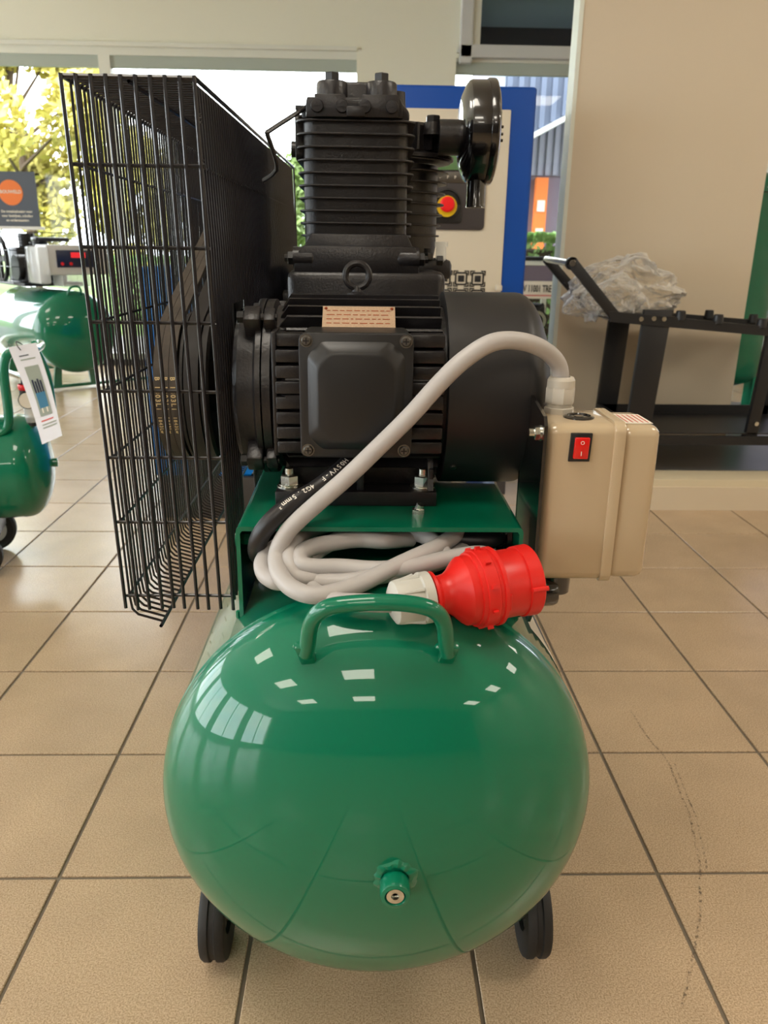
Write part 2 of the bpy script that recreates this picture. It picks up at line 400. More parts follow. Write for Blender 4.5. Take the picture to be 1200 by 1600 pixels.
# ================================================================== MAIN COMPRESSOR
R, TB, CX, YR, ZC = .2645, .1374, .019, .82, .3626
comp = thing('air_compressor', 'large green piston air compressor with black motor, pump and wire belt guard in the foreground', 'air compressor', (CX, 1.4, 0))
prof = []
for i in range(33):
    a = PI/2*i/32; prof.append((R*math.sin(a), -TB*math.cos(a)))
prof += [(R*1.0, .004), (R+.0014, .007), (R+.0014, .012), (R, .015), (R, .4), (R, 1.185), (R+.0014, 1.19), (R+.0014, 1.195), (R, 1.2)]
prof += [(R*math.cos(PI/2*i/16), 1.2+TB*math.sin(PI/2*i/16)) for i in range(1, 17)]
tank = B().lathe([(max(r, 0), h) for r, h in prof], (CX, YR, ZC), (0, 1, 0), 128).out('tank', 'green', comp, ang=60)
tank['label'] = 'glossy green horizontal air tank'
# carry handle
hd = B().tube([(-.0605, .7445, .590), (-.058, .739, .605), (-.0545, .732, .628), (-.047, .7255, .645), (-.033, .721, .656), (-.008, .719, .6605), (.018, .7185, .662), (.044, .719, .6605), (.066, .721, .655), (.078, .7255, .645), (.085, .732, .628), (.0885, .739, .605), (.0915, .7445, .590)], .0088, 14, smooth=5)
for x, sx in ((-.0615, -.004), (.0925, .004)):
    hd.box(-.0088, .0088, -.0055, .0055, -.020, .014, .003, M=Matrix.Translation((x, .745, .592)) @ Matrix.Rotation(.5, 4, 'X') @ Matrix.Rotation(sx*40, 4, 'Y'))
    hd.sphere((x+.009*(-1 if sx < 0 else -1.2), .748, .596), .005, 8, (1, 1, .7)); 
hd.out('handle', 'green', tank)
# drain boss with its weld and plug
b = B(); n = 40; t = bmesh.new(); c0 = Vector((.036, .688, .344)); rings = []
for (rr, dy) in ((.026, .006), (.0245, -.003), (.020, -.0075), (.0155, -.008)):
    rings.append([t.verts.new(c0+Vector((math.cos(2*PI*k/n)*rr*(1+.05*math.sin(k*.9)+.03*math.sin(k*1.4))*(1.05 if rr > .02 else 1), dy+.0008*math.sin(k*1.9), .004+math.sin(2*PI*k/n)*rr*(1+.05*math.sin(k*.9)+.03*math.sin(k*1.4))))) for k in range(n)])
for a, c in zip(rings, rings[1:]):
    for k in range(n): t.faces.new((a[k], a[(k+1) % n], c[(k+1) % n], c[k]))
b._merge(t)
b.lathe([(.0165, .0), (.0165, -.018), (.0155, -.0205), (.0115, -.0215), (.0105, -.019), (.0105, -.010), (0, -.010)], (.036, .682, .342), (0, 1, 0), 32)
boss = b.out('drain_boss', 'green', tank)
b = B().lathe([(0, .004), (.004, .004), (.0046, 0), (.0065, 0), (.0095, .0), (.0100, .001), (.0100, .008)], (.036, .662, .342), (0, 1, 0), 32)
b.hexn((.036, .667, .342), (0, -1, 0), .0034, .001); b.out('drain_plug', 'zinc', tank)
# label wrapped on the right flank
b = B(); pr = None
for i in range(13):
    a = math.radians(-2+44*i/12); p = [Vector((CX+(R+.0006)*math.cos(a), y, ZC+(R+.0006)*math.sin(a))) for y in (.90, 1.32)]
    if pr: b.quad(pr[0], pr[1], p[1], p[0])
    pr = p
lb = b.out('tank_label', 'label_white', tank, label='white label sticker with yellow and grey graphic')
for (y0, y1, a0, a1, mt) in ((.96, 1.10, 6, 16, 'button_yellow'), (1.12, 1.26, 20, 24, 'orange'), (.93, 1.05, 26, 33, 'poster_dark'), (1.1, 1.28, 8, 14, 'poster_dark')):
    b = B(); pr = None
    for i in range(9):
        u = -1+2*i/8; a = math.radians((a0+a1)/2+(a1-a0)/2*u); w = math.sqrt(max(0, 1-u*u))*(y1-y0)/2; ym = (y0+y1)/2
        p = [Vector((CX+(R+.0011)*math.cos(a), y, ZC+(R+.0011)*math.sin(a))) for y in (ym-w-.001, ym+w+.001)]
        if pr: b.quad(pr[0], pr[1], p[1], p[0])
        pr = p
    b.out('print_patch', mt, tank)
# feet and wheels
for sx in (-1, 1):
    for y in (.91, 1.85):
        cx = CX+sx*.2335+.002; wr = .066
        w = B().lathe([(.030, -.016), (wr-.012, -.0185), (wr-.003, -.0175), (wr, -.013), (wr, -.005), (wr-.003, -.0035), (wr-.003, .0035), (wr, .005), (wr, .013), (wr-.003, .0175), (wr-.012, .0185), (.030, .016), (.030, -.016)], (cx, y+.005, wr), (1, 0, 0), 40).out('wheel', 'rubber', comp)
        B().lathe([(0, -.016), (.012, -.016), (.014, -.011), (.031, -.010), (.031, .010), (.014, .011), (.012, .016), (0, .016)], (cx, y+.005, wr), (1, 0, 0), 24).out('wheel_hub', 'steel_dark', w)
    for y in (.91, 1.85):
        B().box(CX+sx*.12-.045 if sx < 0 else CX+sx*.12-.045, CX+sx*.12+.045, y-.03, y+.03, .055, .16, .004).cyl((CX+sx*.12, y+.005, .066), (CX+sx*.22, y+.005, .066), .009, 12).out('axle_bracket', 'green_old', comp)
# ---- bracket (folded sheet)
PZ = .6844
br = B()
sec = [(-.1525, .553), (-.1525, PZ-.007), (-.1515, PZ-.003), (-.1495, PZ-.0008), (-.146, PZ), (.1865, PZ), (.190, PZ-.0008), (.192, PZ-.003), (.193, PZ-.007), (.193, .553),
       (.188, .553), (.188, PZ-.009), (.186, PZ-.0055), (-.145, PZ-.0055), (-.1475, PZ-.009), (-.1475, .553)]
br.prism(sec, .88, 1.93, 'xz'); br.bm.normal_update()
bracket = br.out('mounting_bracket', 'green', comp, ang=50)
B().box(-.1475, .188, 1.12, 1.126, .60, PZ-.0055).out('cross_plate', 'green', bracket, smooth=False)
for x, s in ((-.1475, 1), (.188, 1)):
    b = B()
    for k in range(6): b.sphere((x+.004*random.uniform(-1, 1)+(-.004 if x < 0 else .004), .884+.003*random.random()+.0*k, .555+.006*k*.5), .0035, 6)
    b.out('weld_bead', 'green', bracket)
b = B().hexn((-.1475, .915, .657), (1, 0, 0), .008, .008).cyl((-.142, .915, .657), (-.132, .915, .657), .005, 8).cyl((-.158, .915, .657), (-.1526, .915, .657), .010, 12)
b.out('guard_bolt', 'green', bracket)
b = B().hexn((.069, .935, PZ), (0, 0, 1), .0085, .006).cyl((.069, .935, PZ+.004), (.072, .933, PZ+.012), .005, 8)
b.out('slot_bolt', 'zinc', bracket)
b = B()
for i, (r, x) in enumerate([(.020, .186), (.020, .181), (.014, .180), (.014, .174), (.018, .173), (.018, .166), (.011, .165), (.011, .152)]):
    pass
b.lathe([(0, 0), (.020, 0), (.020, .006), (.014, .007), (.014, .011), (.018, .012), (.018, .02), (.011, .021), (.0105, .036), (0, .036)], (.187, .935, .655), (-1, 0, 0), 10)
for k in range(7):
    a = 2*PI*k/7; b.box(-.006, .006, -.002, .002, 0, .012, M=Matrix.Translation((.163, .935, .655)) @ Matrix.Rotation(a, 4, 'X') @ Matrix.Translation((0, 0, .008)))
b.out('strain_relief', 'gloss_black', comp)
# ---- motor
MY, MZ = 1.075, .819
motor = B().lathe([(0, -.128), (.108, -.128), (.1165, -.126), (.1165, -.116), (.1085, -.113), (.1085, .104), (0, .104)], (0, MY, MZ), (1, 0, 0), 96)
for k in range(8):
    z_ = .7555+.0188*k; yo = MY-.1235+.03*((z_+.009-MZ)/.1)**2*.45
    for xa, xb in ((-.108, -.0745), (.0565, .0985)): motor.box(xa, xb, yo, MY-.06, z_, z_+.0155, .002)
motor.box(-.1125, -.106, MY-.119, MY-.06, .752, .905, .002)
motor = motor.out('electric_motor', 'cast', comp)
b = B()
for k in range(36):
    a = math.radians(10*k+4)
    if 255 < (10*k+4) < 285: continue
    d = Vector((0, -math.cos(a), math.sin(a))); M = Matrix.Translation((0, MY, MZ)) @ Matrix.Rotation(-a, 4, 'X')
    front = abs(((10*k+4+180) % 360)-180) < 38
    x0, x1 = (-.108, .097)
    h = .1245 if not front else .1235
    # fins with slanted ends
    t = bmesh.new(); th = .0017
    P = [(x0+.012, -.106), (x0+.012, -.112), (x0+.0, -h) if not front else (x0+.002, -h), (x1, -h), (x1, -.106)]
    P = [(x0, -.106), (x0+.012, -h), (x1, -h), (x1, -.106)]
    va = [t.verts.new((p[0], p[1], -th*1.5 if p[1] > -.11 else -th)) for p in P]; vb = [t.verts.new((p[0], p[1], th*1.5 if p[1] > -.11 else th)) for p in P]
    t.faces.new(va); t.faces.new(vb[::-1])
    for i in range(4): t.faces.new((va[i], vb[i], vb[(i+1) % 4], va[(i+1) % 4]))
    bmesh.ops.transform(t, matrix=M, verts=t.verts); b._merge(t)
b.out('cooling_fins', 'cast', motor, smooth=False)
# drive end shield with lugs
b = B().lathe([(0, -.004), (.055, -.004), (.060, 0), (.098, .004), (.104, .010), (.106, .030), (.113, .033), (.117, .034), (.117, .0405), (0, .0405)], (-.1685, MY, MZ), (1, 0, 0), 72)
b.cyl((-.20, MY, MZ), (-.165, MY, MZ), .018, 24)
for a in (52, 128, -38, -142):
    d = Vector((0, -math.cos(math.radians(a)), math.sin(math.radians(a)))); M = Matrix.Translation((0, MY, MZ)) @ Matrix.Rotation(-math.radians(a), 4, 'X')
    b.box(-.149, -.128, -.134, -.1, -.013, .013, .003, M=M); b.box(-.124, -.11, -.132, -.1, -.011, .011, .002, M=M)
es = b.out('end_shield', 'cast', motor)
for a in (52, 128, -38, -142):
    b = B(); M = Matrix.Translation((0, MY, MZ)) @ Matrix.Rotation(-math.radians(a), 4, 'X')
    p = M @ Vector((-.149, -.126, 0)); b.hexn(p, (-1, 0, 0), .008, .008); q = M @ Vector((-.108, -.126, 0)); b.cyl(p, q, .0045, 10)
    b.out('tie_bolt', 'cast_dark', motor)
# fan cowl
b = B().lathe([(.1265, .0), (.1285, .0005), (.1285, .098), (.1275, .104), (.124, .111), (.116, .119), (.105, .126), (.090, .132), (.086, .134), (.0, .134)], (.1035, MY, MZ), (1, 0, 0), 96)
b.lathe([(.1265, .0), (.110, .0)], (.1035, MY, MZ), (1, 0, 0), 96)
cowl = b.out('fan_cowl', 'cowl_black', motor, ang=28)
b = B(); a = math.radians(-42); p = Vector((.116, MY-.1285*math.cos(a), MZ+.1285*math.sin(a))); nn = Vector((0, -math.cos(a), math.sin(a)))
b.cyl(p, p+nn*.002, .0045, 16).cyl(p+nn*.002, p+nn*.003, .003, 12); b.out('cowl_screw', 'steel_dark', motor)
# foot
b = B().box(-.1135, .0945, .961, 1.19, PZ, .7035, .0015).prism([(-.104, .7035), (-.101, .768), (.0865, .768), (.090, .7035)], 1.0, 1.15, 'xz', .002)
b.box(-.0085, .0005, .968, 1.01, .7035, .765, .001).box(.085, .0905, .975, 1.16, .7035, .73, .001)
b.prism([(.968, .7035), (1.0, .765), (1.02, .765), (1.02, .7035)], .0835, .0905, 'yz')
b.out('motor_foot', 'cast', motor)
for x in (-.0965, .0775):
    b = B().lathe([(0, 0), (.0165, 0), (.0165, .0025), (0, .0025)], (x, .985, .7035), seg=28).lathe([(0, 0), (.0145, 0), (.0145, .002), (0, .002)], (x, .985, .706), seg=28)
    b.hexn((x, .985, .708), (0, 0, 1), .0125, .0125).cyl((x, .985, .72), (x, .985, .7295), .006, 14, bev=.001)
    b.out('anchor_nut', 'zinc', motor, ang=25)
# terminal box
b = B().prism(rrect(-.0725, .0545, .7665, .9085, .008), .913, .985, 'xz').prism(rrect(-.0745, .0565, .765, .910, .009), .9, .914, 'xz', .0015)
tbx = b.out('terminal_box', 'satin_black', motor)
t = bmesh.new(); ins = []
for (mx_, y, r_) in ((.0095, .9005, .02), (.0120, .8975, .02), (.0195, .8895, .018), (.0235, .888, .016)):
    ch = .012
    x0, x1, z0, z1 = -.0745+mx_, .0565-mx_, .765+mx_, .910-mx_
    P = []
    c = .016
    base = [(x1, z1-c), (x1-c, z1), (x0+c, z1), (x0, z1-c), (x0, z0+c), (x0+c, z0), (x1-c, z0), (x1, z0+c)]
    # round each of the eight corners a little
    for i in range(8):
        p0, p1, p2 = Vector(base[i-1]), Vector(base[i]), Vector(base[(i+1) % 8])
        a_, b_ = p1+(p0-p1).normalized()*.005, p1+(p2-p1).normalized()*.005
        P += [a_, (a_+b_+p1*2)/4, b_]
    ins.append([t.verts.new((p[0], y, p[1])) for p in P])
for a_, c_ in zip(ins, ins[1:]):
    for k in range(len(a_)): t.faces.new((a_[k], a_[(k+1) % len(a_)], c_[(k+1) % len(a_)], c_[k]))
t.faces.new(ins[-1]); b = B()._merge(t); b.out('box_lid', 'satin_black', motor, ang=50)
for x in (-.0655, .0475):
    for z in (.774, .901):
        b = B().lathe([(0, .003), (.0045, .003), (.0058, .001), (.0062, 0)], (x, .8995, z), (0, -1, 0), 20).lathe([(.0075, .0), (.0075, .0008), (0, .0008)], (x, .9, z), (0, -1, 0), 20)
        b.out('lid_screw', 'steel_dark', motor)
        b = B().box(x-.0035, x+.0035, .8960, .8966, z-.0008, z+.0008).box(x-.0008, x+.0008, .8960, .8966, z-.0035, z+.0035); b.out('screw_slot', 'black_ink', motor, smooth=False)
# rating plate
a0, a1 = math.radians(42), math.radians(62); rr = .1262
pA = Vector((0, MY-rr*math.cos(a0), MZ+rr*math.sin(a0))); pB = Vector((0, MY-rr*math.cos(a1), MZ+rr*math.sin(a1))); nn = Vector((0, -(pB-pA).z, (pB-pA).y)).normalized()
if nn.y > 0: nn = -nn
b = B(); t = bmesh.new()
c4 = [Vector((x, 0, 0))+p for x, p in ((-.052, pA), (.0385, pA), (.0385, pB), (-.052, pB))]
va = [t.verts.new(p) for p in c4]; vb = [t.verts.new(p+nn*.001) for p in c4]; t.faces.new(va); t.faces.new(vb)
for i in range(4): t.faces.new((va[i], va[(i+1) % 4], vb[(i+1) % 4], vb[i]))
b._merge(t); b.out('rating_plate', 'tan_plate', motor, smooth=False)
for x in (-.048, .0345): B().sphere(Vector((x, 0, 0))+pB*.9+pA*.1+nn*.001, .0022, 8).out('rivet', 'rivet', motor)
b = B(); rw = random.Random(3)
for k in range(4):
    x = -.047
    while x < .028:
        w_ = rw.uniform(.003, .010); f = .80-.17*k; lo = pB*f+pA*(1-f)+nn*.0012; hi = lo+(pB-pA).normalized()*.0014
        b.quad(*[Vector((x+dx, 0, 0))+q for dx, q in ((0, lo), (w_, lo), (w_, hi), (0, hi))]); x += w_+.0025
b.out('plate_print', 'rivet', motor, smooth=False)
# eye bolt
b = B().tube([(-.0095+.0155*math.cos(2*PI*k/28), 1.075, .9665+.0155*math.sin(2*PI*k/28)) for k in range(28)], .0047, 10, closed=True)
b.lathe([(.011, -.006), (.011, 0), (.0065, .003), (.006, .006), (.004, .0105)], (-.0095, 1.075, .9435), seg=20).cyl((-.0095, 1.075, .930), (-.0095, 1.075, .944), .0135, 20)
b.out('lifting_eye', 'cast', motor)
# ---- pulley, belts, flywheel
b = B(); FY, FZ, FR, PR = 1.6, .9, .2, .099
pl = [(.02, -.262), (.03, -.262), (.03, -.255), (PR-.012, -.255), (PR-.012, -.262), (PR, -.262), (PR, -.260), (PR-.012, -.258), (PR-.012, -.232), (PR, -.230), (PR, -.2265), (PR-.012, -.225), (PR-.012, -.206), (PR+.001, -.204), (PR+.001, -.197), (PR-.008, -.195), (PR-.012, -.205), (.035, -.212), (.035, -.19), (.02, -.19)]
b.lathe([(r, x) for r, x in pl], (0, MY, MZ), (1, 0, 0), 72)
b.out('motor_pulley', 'belt_dark', comp, ang=30)
fl = [(FR-.012, -.264), (FR, -.264), (FR, -.261), (FR-.010, -.259), (FR-.010, -.231), (FR, -.230), (FR, -.226), (FR-.010, -.225), (FR-.010, -.204), (FR, -.203), (FR, -.197), (FR-.03, -.197), (FR-.03, -.264), (FR-.012, -.264)]
b = B().lathe(fl, (0, FY, FZ), (1, 0, 0), 80).lathe([(0, -.26), (.045, -.26), (.045, -.19), (0, -.19)], (0, FY, FZ), (1, 0, 0), 32)
for k in range(5): b.box(-.245, -.215, -.018, .018, .035, FR-.02, .005, M=Matrix.Translation((0, FY, FZ)) @ Matrix.Rotation(2*PI*k/5+.3, 4, 'X'))
b.cyl((-.19, FY, FZ), (-.1, FY, FZ), .022, 20)
b.out('flywheel', 'cast_dark', comp, ang=30)
def belt_loop(x0, x1, name, mt):
    r1, r2 = PR+.001, FR+.001; dy, dz = FY-MY, FZ-MZ; D = math.hypot(dy, dz); th = math.atan2(dz, dy); al = math.asin((r2-r1)/D)
    outp, inn = [], []
    a_top = th+PI/2+al; a_bot = th-PI/2-al
    n = 26
    for i in range(n+1):      # around the flywheel (far side) from bottom to top
        a = a_bot+(a_top-a_bot)*i/n; outp.append((FY+r2*math.cos(a), FZ+r2*math.sin(a), a))
    for i in range(n+1):      # around the motor pulley (near side)
        a = a_top+(2*PI-(a_top-a_bot))*i/n; outp.append((MY+r1*math.cos(a), MZ+r1*math.sin(a), a))
    t = bmesh.new(); ring = []
    for y, z, a in outp:
        iy, iz = y-.009*math.cos(a), z-.009*math.sin(a)
        ring.append([t.verts.new((x0, y, z)), t.verts.new((x1, y, z)), t.verts.new((x1-.0015, iy, iz)), t.verts.new((x0+.0015, iy, iz))])
    for i in range(len(ring)):
        a, c = ring[i], ring[(i+1) % len(ring)]
        for k in range(4): t.faces.new((a[k], a[(k+1) % 4], c[(k+1) % 4], c[k]))
    return B()._merge(t).out(name, mt, comp, ang=40)
belts = [belt_loop(-.2615, -.2525, 'drive_belt', 'belt'), belt_loop(-.252, -.243, 'drive_belt', 'belt'), belt_loop(-.2425, -.2335, 'drive_belt', 'belt'), belt_loop(-.2245, -.2065, 'drive_belt', 'belt_dark')]
for k, x in enumerate((-.257, -.2475, -.238)):
    for j, (s_, a_st, sz) in enumerate((('B 1803Li', 14.5, .0085), ('1843Lw', -14, .0062))):
        a = math.radians(a_st); bmx = bmesh.new()
        for ch in s_:
            if ch != ' ':
                me = text_mesh(ch, sz, .0001, .0002); rr = PR+.0013
                pos = Vector((x, MY-rr*math.cos(a), MZ+rr*math.sin(a))); n_ = Vector((0, -math.cos(a), math.sin(a))); r_ = Vector((0, -math.sin(a), -math.cos(a)))
                u_ = n_.cross(r_); M = Matrix((r_, u_, n_)).transposed().to_4x4(); M.translation = pos; me.transform(M); bmx.from_mesh(me); bpy.data.meshes.remove(me)
            a -= math.radians(3.1 if sz > .008 else 2.4)
        o = B(); o.bm.free(); o.bm = bmx; o.out('belt_print', 'cream_ink', belts[k], smooth=False)
# ---- pump
b = B().box(-.122, .128, 1.28, 1.74, .72, .968, .014, 3).box(-.135, .14, 1.26, 1.78, PZ, .722, .004).box(-.105, .077, 1.296, 1.50, .955, .995, .008)
b.box(.06, .15, 1.40, 1.62, .95, .985, .01).cyl((-.135, 1.6, .88), (-.10, 1.6, .88), .09, 40)
pump = b.out('pump', 'cast', comp)
b = B().prism([(-.111, .962), (-.111, .987), (-.096, 1.004), (.078, 1.004), (.086, .99), (.086, .962)], 1.285, 1.305, 'xz', .003)
b.lathe([(0, 0), (.017, 0), (.017, .03), (.014, .034), (0, .034)], (-.112, 1.300, .985), (1, 0, 0), 20).lathe([(0, 0), (.018, 0), (.018, .03), (.014, .036), (0, .036)], (.086, 1.300, .985), (-1, 0, 0), 20)
b.prism([(-.096, .97), (-.096, 1.0), (-.083, 1.022), (.066, 1.022), (.077, 1.0), (.077, .97)], 1.29, 1.49, 'xz', .003)
b.out('crankcase_collar', 'cast', pump)
for x, d, z in ((-.112, -1, .985), (.086, 1, .985)): B().hexn((x, 1.3, z), (d, 0, 0), .011, .009).cyl((x+d*.009, 1.3, z), (x+d*.014, 1.3, z), .006, 10).out('collar_bolt', 'cast_dark', pump)
B().hexn((.107, 1.40, .985), (0, 0, 1), .010, .010).cyl((.107, 1.40, .995), (.107, 1.4, 1.002), .006, 10).out('collar_bolt', 'cast_dark', pump)
B().hexn((.12, 1.36, .983), (1, 0, 0), .009, .01).out('collar_bolt', 'cast_dark', pump)
B().lathe([(.009, 0), (.009, .03), (.0115, .03), (.0115, .038), (0, .038)], (.131, 1.41, .975), seg=18).out('breather', 'clear_plastic', pump)
# front cylinder block
cyf = B().prism(rrect(-.0955, .0665, 1.31, 1.47, .022, 5), .995, 1.185, 'xy').out('cylinder', 'cast', pump, ang=30)
for i in range(10):
    z = 1.0195+.01815*i; g = .0008*i
    B().prism(rrect(-.1015-g*.6, .0740+g*.5, 1.302-g*.3, 1.478, .026, 6), z-.0014, z+.0014, 'xy', .0006).out('cooling_fin', 'cast', cyf, ang=30)
b = B().prism([(-.089, 1.186), (-.089, 1.204), (-.087, 1.2135), (.052, 1.2135), (.0565, 1.204), (.0565, 1.186)], 1.30, 1.48, 'xz', .002)
b.prism([(-.075, 1.186), (-.075, 1.2165), (-.03, 1.2165), (-.028, 1.209), (-.006, 1.209), (-.004, 1.2165), (.05, 1.2165), (.05, 1.186)], 1.292, 1.302, 'xz', .0015)
b.prism([(-.098, 1.186), (-.098, 1.200), (-.06, 1.234), (-.055, 1.24), (.03, 1.24), (.036, 1.234), (.068, 1.200), (.068, 1.186)], 1.33, 1.47, 'xz', .004)
b.box(-.028, -.0, 1.286, 1.295, 1.186, 1.2, .002)
for x in (-.0505, .0245):
    b.lathe([(.026, -.02), (.024, .004), (.0235, .022), (.0215, .0245), (0, .0245)], (x, 1.335, 1.215), seg=28)
    b.lathe([(.018, -.02), (.016, .004), (.0155, .018), (0, .02)], (x+.024*(1), 1.40, 1.220), seg=20)
head = b.out('cylinder_head', 'cast', pump, ang=40)
for x in (-.0505, .0245):
    b = B().lathe([(0, 0), (.0125, 0), (.0125, .002), (0, .002)], (x, 1.335, 1.2395), seg=20).hexn((x, 1.335, 1.2415), (0, 0, 1), .0118, .0105); b.out('head_bolt', 'cast_dark', head, ang=25)
for x in (-.0715, -.0345, -.0005, .0395):
    b = B().lathe([(.0095, 0), (.0095, .004), (.0085, .006), (0, .0065)], (x, 1.293, 1.200), (0, -1, 0), 20).box(x-.005, x+.005, 1.2858, 1.287, 1.1993, 1.2007); b.out('flange_bolt', 'cast', head)
# left side cover
B().prism(rrect(1.33, 1.44, 1.13, 1.195, .01), -.108, -.094, 'yz', .002).cyl((-.118, 1.38, 1.15), (-.1, 1.38, 1.15), .012, 14).out('side_cover', 'cast', head)
# rear cylinder
RX, RY = .0555, 1.58
b = B().lathe([(0, 0), (.076, 0), (.080, .02), (.080, .16), (0, .16)], (RX, RY, .985), seg=48)
rc = b.out('rear_cylinder', 'cast', pump)
for i in range(8):
    z = 1.0245+.0182*i; r = .086+.0024*i
    B().lathe([(0, -.0016), (r-.0008, -.0016), (r, -.0006), (r, .0006), (r-.0008, .0016), (0, .0016)], (RX, RY, z), seg=48).out('cooling_fin', 'cast', rc)
b = B().lathe([(0, 0), (.108, 0), (.108, .006), (.098, .009), (.085, .012), (.085, .052), (.078, .058), (0, .058)], (RX, RY, 1.154), seg=48)
for k in range(24):
    b.box(.075, .103, -.002, .002, .008, .05, M=Matrix.Translation((RX, RY, 1.158)) @ Matrix.Rotation(2*PI*k/24+.1, 4, 'Z'))
b.hexn((.118, 1.505, 1.205), (0, 0, 1), .013, .016).lathe([(.017, 0), (.015, .02), (0, .02)], (.118, 1.505, 1.19), seg=16).lathe([(.012, 0), (.011, .02), (0, .02)], (.045, 1.50, 1.21), seg=16)
b.lathe([(0, 0), (.029, 0), (.029, .042), (.026, .045), (0, .045)], (.128, 1.5, 1.186), (1, 0, 0), 28)
b.out('rear_head', 'cast', pump, ang=30)
B().lathe([(.014, 0), (.014, .008), (.018, .009), (.018, .013), (.013, .014), (.013, .02), (.017, .021), (.017, .028), (0, .028)], (.168, 1.5, 1.188), (1, 0, 0), 24).out('inlet_nipple', 'zinc', pump, label='shiny metal inlet fitting')
# air filter
AX = .163
b = B().lathe([(0, .001), (.046, .001), (.056, .0025), (.075, .0105), (.0785, .0135), (.0808, .0150), (.0818, .0175), (.0818, .046), (.0838, .0462), (.0845, .0475), (.0845, .057), (.083, .0595), (.079, .060), (.074, .063), (0, .064)], (AX, 1.5, 1.1945), (1, 0, 0), 72)
flt = b.out('air_filter', 'gloss_black', comp, ang=30)
b = B().lathe([(.0162, 0), (.0165, .058), (.0175, .062), (.0142, .062), (.0142, .0)], (AX+.034, 1.49, 1.134), (0, 0, -1), 28).lathe([(0, .02), (.0142, .02)], (AX+.034, 1.49, 1.134), (0, 0, -1), 28); b.out('intake_pipe', 'gloss_black', flt, ang=30)
for z in (1.199, 1.188, 1.178): B().cyl((AX+.066, 1.46, z), (AX+.0715, 1.46, z), .0025, 8).out('filter_screw', 'gloss_black', flt)
# stay rod from the head to the guard
b = B().tube([(-.085, 1.32, 1.205), (-.100, 1.30, 1.192), (-.138, 1.26, 1.162), (-.142, 1.255, 1.156), (-.137, 1.27, 1.138), (-.133, 1.285, 1.112), (-.158, 1.33, 1.10)], .0034, 8, smooth=3).box(-.105, -.09, 1.31, 1.33, 1.197, 1.203)
b.out('guard_stay', 'cast', comp)

# ---- belt guard
guard = B()
GY0, GY1, GT, GB = .93, 1.88, 1.168, .562
def XL(z): return -.3185+(GT-z)/(GT-GB)*.0125
def XRr(z, y): return -.1795+(GT-z)/(GT-GB)*.010+(y-GY0)/(GY1-GY0)*.022
gz = [1.083, .998, .916, .836, .755, .672, .571]
wr = .0021
# frame of the guard (corner rods) is the main part, bars and rails are its pieces
for y in (GY0, GY1):
    guard.bar((XL(GT), y, GT), (XRr(GT, y), y, GT), .0028, 6)
guard.bar((XL(GT), GY0, GT), (XL(GT), GY1, GT), .0026, 6).bar((XRr(GT, GY0), GY0, GT), (XRr(GT, GY1), GY1, GT), .0026, 6)
guard.bar((XL(GB-.025)+.041, GY0, GB-.034), (XL(GB-.025)+.041, GY1, GB-.034), .0026, 6)
for y in (GY1,):
    guard.bar((XL(GT), y, GT), (XL(GB-.02), y, GB-.02), .0026, 6).bar((XL(GB-.02), y, GB-.02), (XL(GB-.025)+.041, y, GB-.034), .0026, 6)
guard = guard.out('belt_guard', 'wire_black', comp)
for i in range(10):
    f = i/9; zt = GT+.002
    x0 = XL(zt)+f*(XRr(zt, GY0)-XL(zt)); x1 = XL(GB-.012)+f*(XRr(GB-.012, GY0)-XL(GB-.012)); xm = XL(gz[0])+f*(XRr(gz[0], GY0)-XL(gz[0]))
    jit = random.uniform(-.0015, .0015)
    B().tube([(x0, GY0-.003, zt), (xm+jit*.4, GY0-.0035, gz[0]), ((xm+x1)/2+jit, GY0-.003, (gz[0]+GB)/2), (x1+jit, GY0-.003, GB-.006-.004*random.random())], .0023, 7, smooth=3).out('front_bar', 'wire_black', guard)
for z in gz:
    B().tube([(XL(z)-.002, GY0+.001, z), ((XL(z)+XRr(z, GY0))/2, GY0+.001, z+random.uniform(-.001, .001)), (XRr(z, GY0)+.003, GY0+.001, z)], .0021, 7).out('front_rail', 'wire_black', guard)
b = B(); n = 68
for i in range(1, n):
    y = GY0+(GY1-GY0)*i/n; zt = GT
    p = [(XL(zt)+.004, y, zt-.004), (XL(.85)+random.uniform(-.0007, .0007), y, .85), (XL(GB)+.0, y, GB), (XL(GB)+.002, y, GB-.016), (XL(GB)+.009, y, GB-.024), (XL(GB)+.041, y, GB-.034)]
    b.tube(p, wr*.8, 5, caps=False)
for z in gz: b.bar((XL(z)+.003, GY0, z), (XL(z)+.003, GY1, z), wr*.85)
b.out('left_grille', 'wire_black', guard, kind='stuff')
b = B()
for i in range(1, n):
    y = GY0+(GY1-GY0)*i/n
    zb = GB-.002
    if 1.048 < y < 1.148: zb = .93
    b.tube([(XRr(GT, y)-.004, y, GT-.004), (XRr(1.0, y), y, 1.0), (XRr(zb, y), y, zb)], wr*.9, 5, caps=False)
for z in gz:
    if z > .93: b.bar((XRr(z, GY0)-.003, GY0, z), (XRr(z, GY1)-.003, GY1, z), wr*.85)
    else: b.bar((XRr(z, GY0)-.003, GY0, z), (XRr(z, 1.05)-.003, 1.05, z), wr*.85).bar((XRr(z, 1.148)-.003, 1.148, z), (XRr(z, GY1)-.003, GY1, z), wr*.85)
b.out('right_grille', 'wire_black', guard, kind='stuff')
b = B()
for i in range(1, n):
    y = GY0+(GY1-GY0)*i/n; b.tube([(XL(GT)+.004, y, GT-.004), (XL(GT)+.008, y, GT), (XRr(GT, y)-.008, y, GT), (XRr(GT, y)-.004, y, GT-.004)], wr*.9, 5, caps=False)
for f in (.5,): b.bar((XL(GT)*(1-f)+XRr(GT, GY0)*f, GY0, GT-.004), (XL(GT)*(1-f)+XRr(GT, GY1)*f, GY1, GT-.004), wr)
b.out('top_grille', 'wire_black', guard, kind='stuff')
b = B()
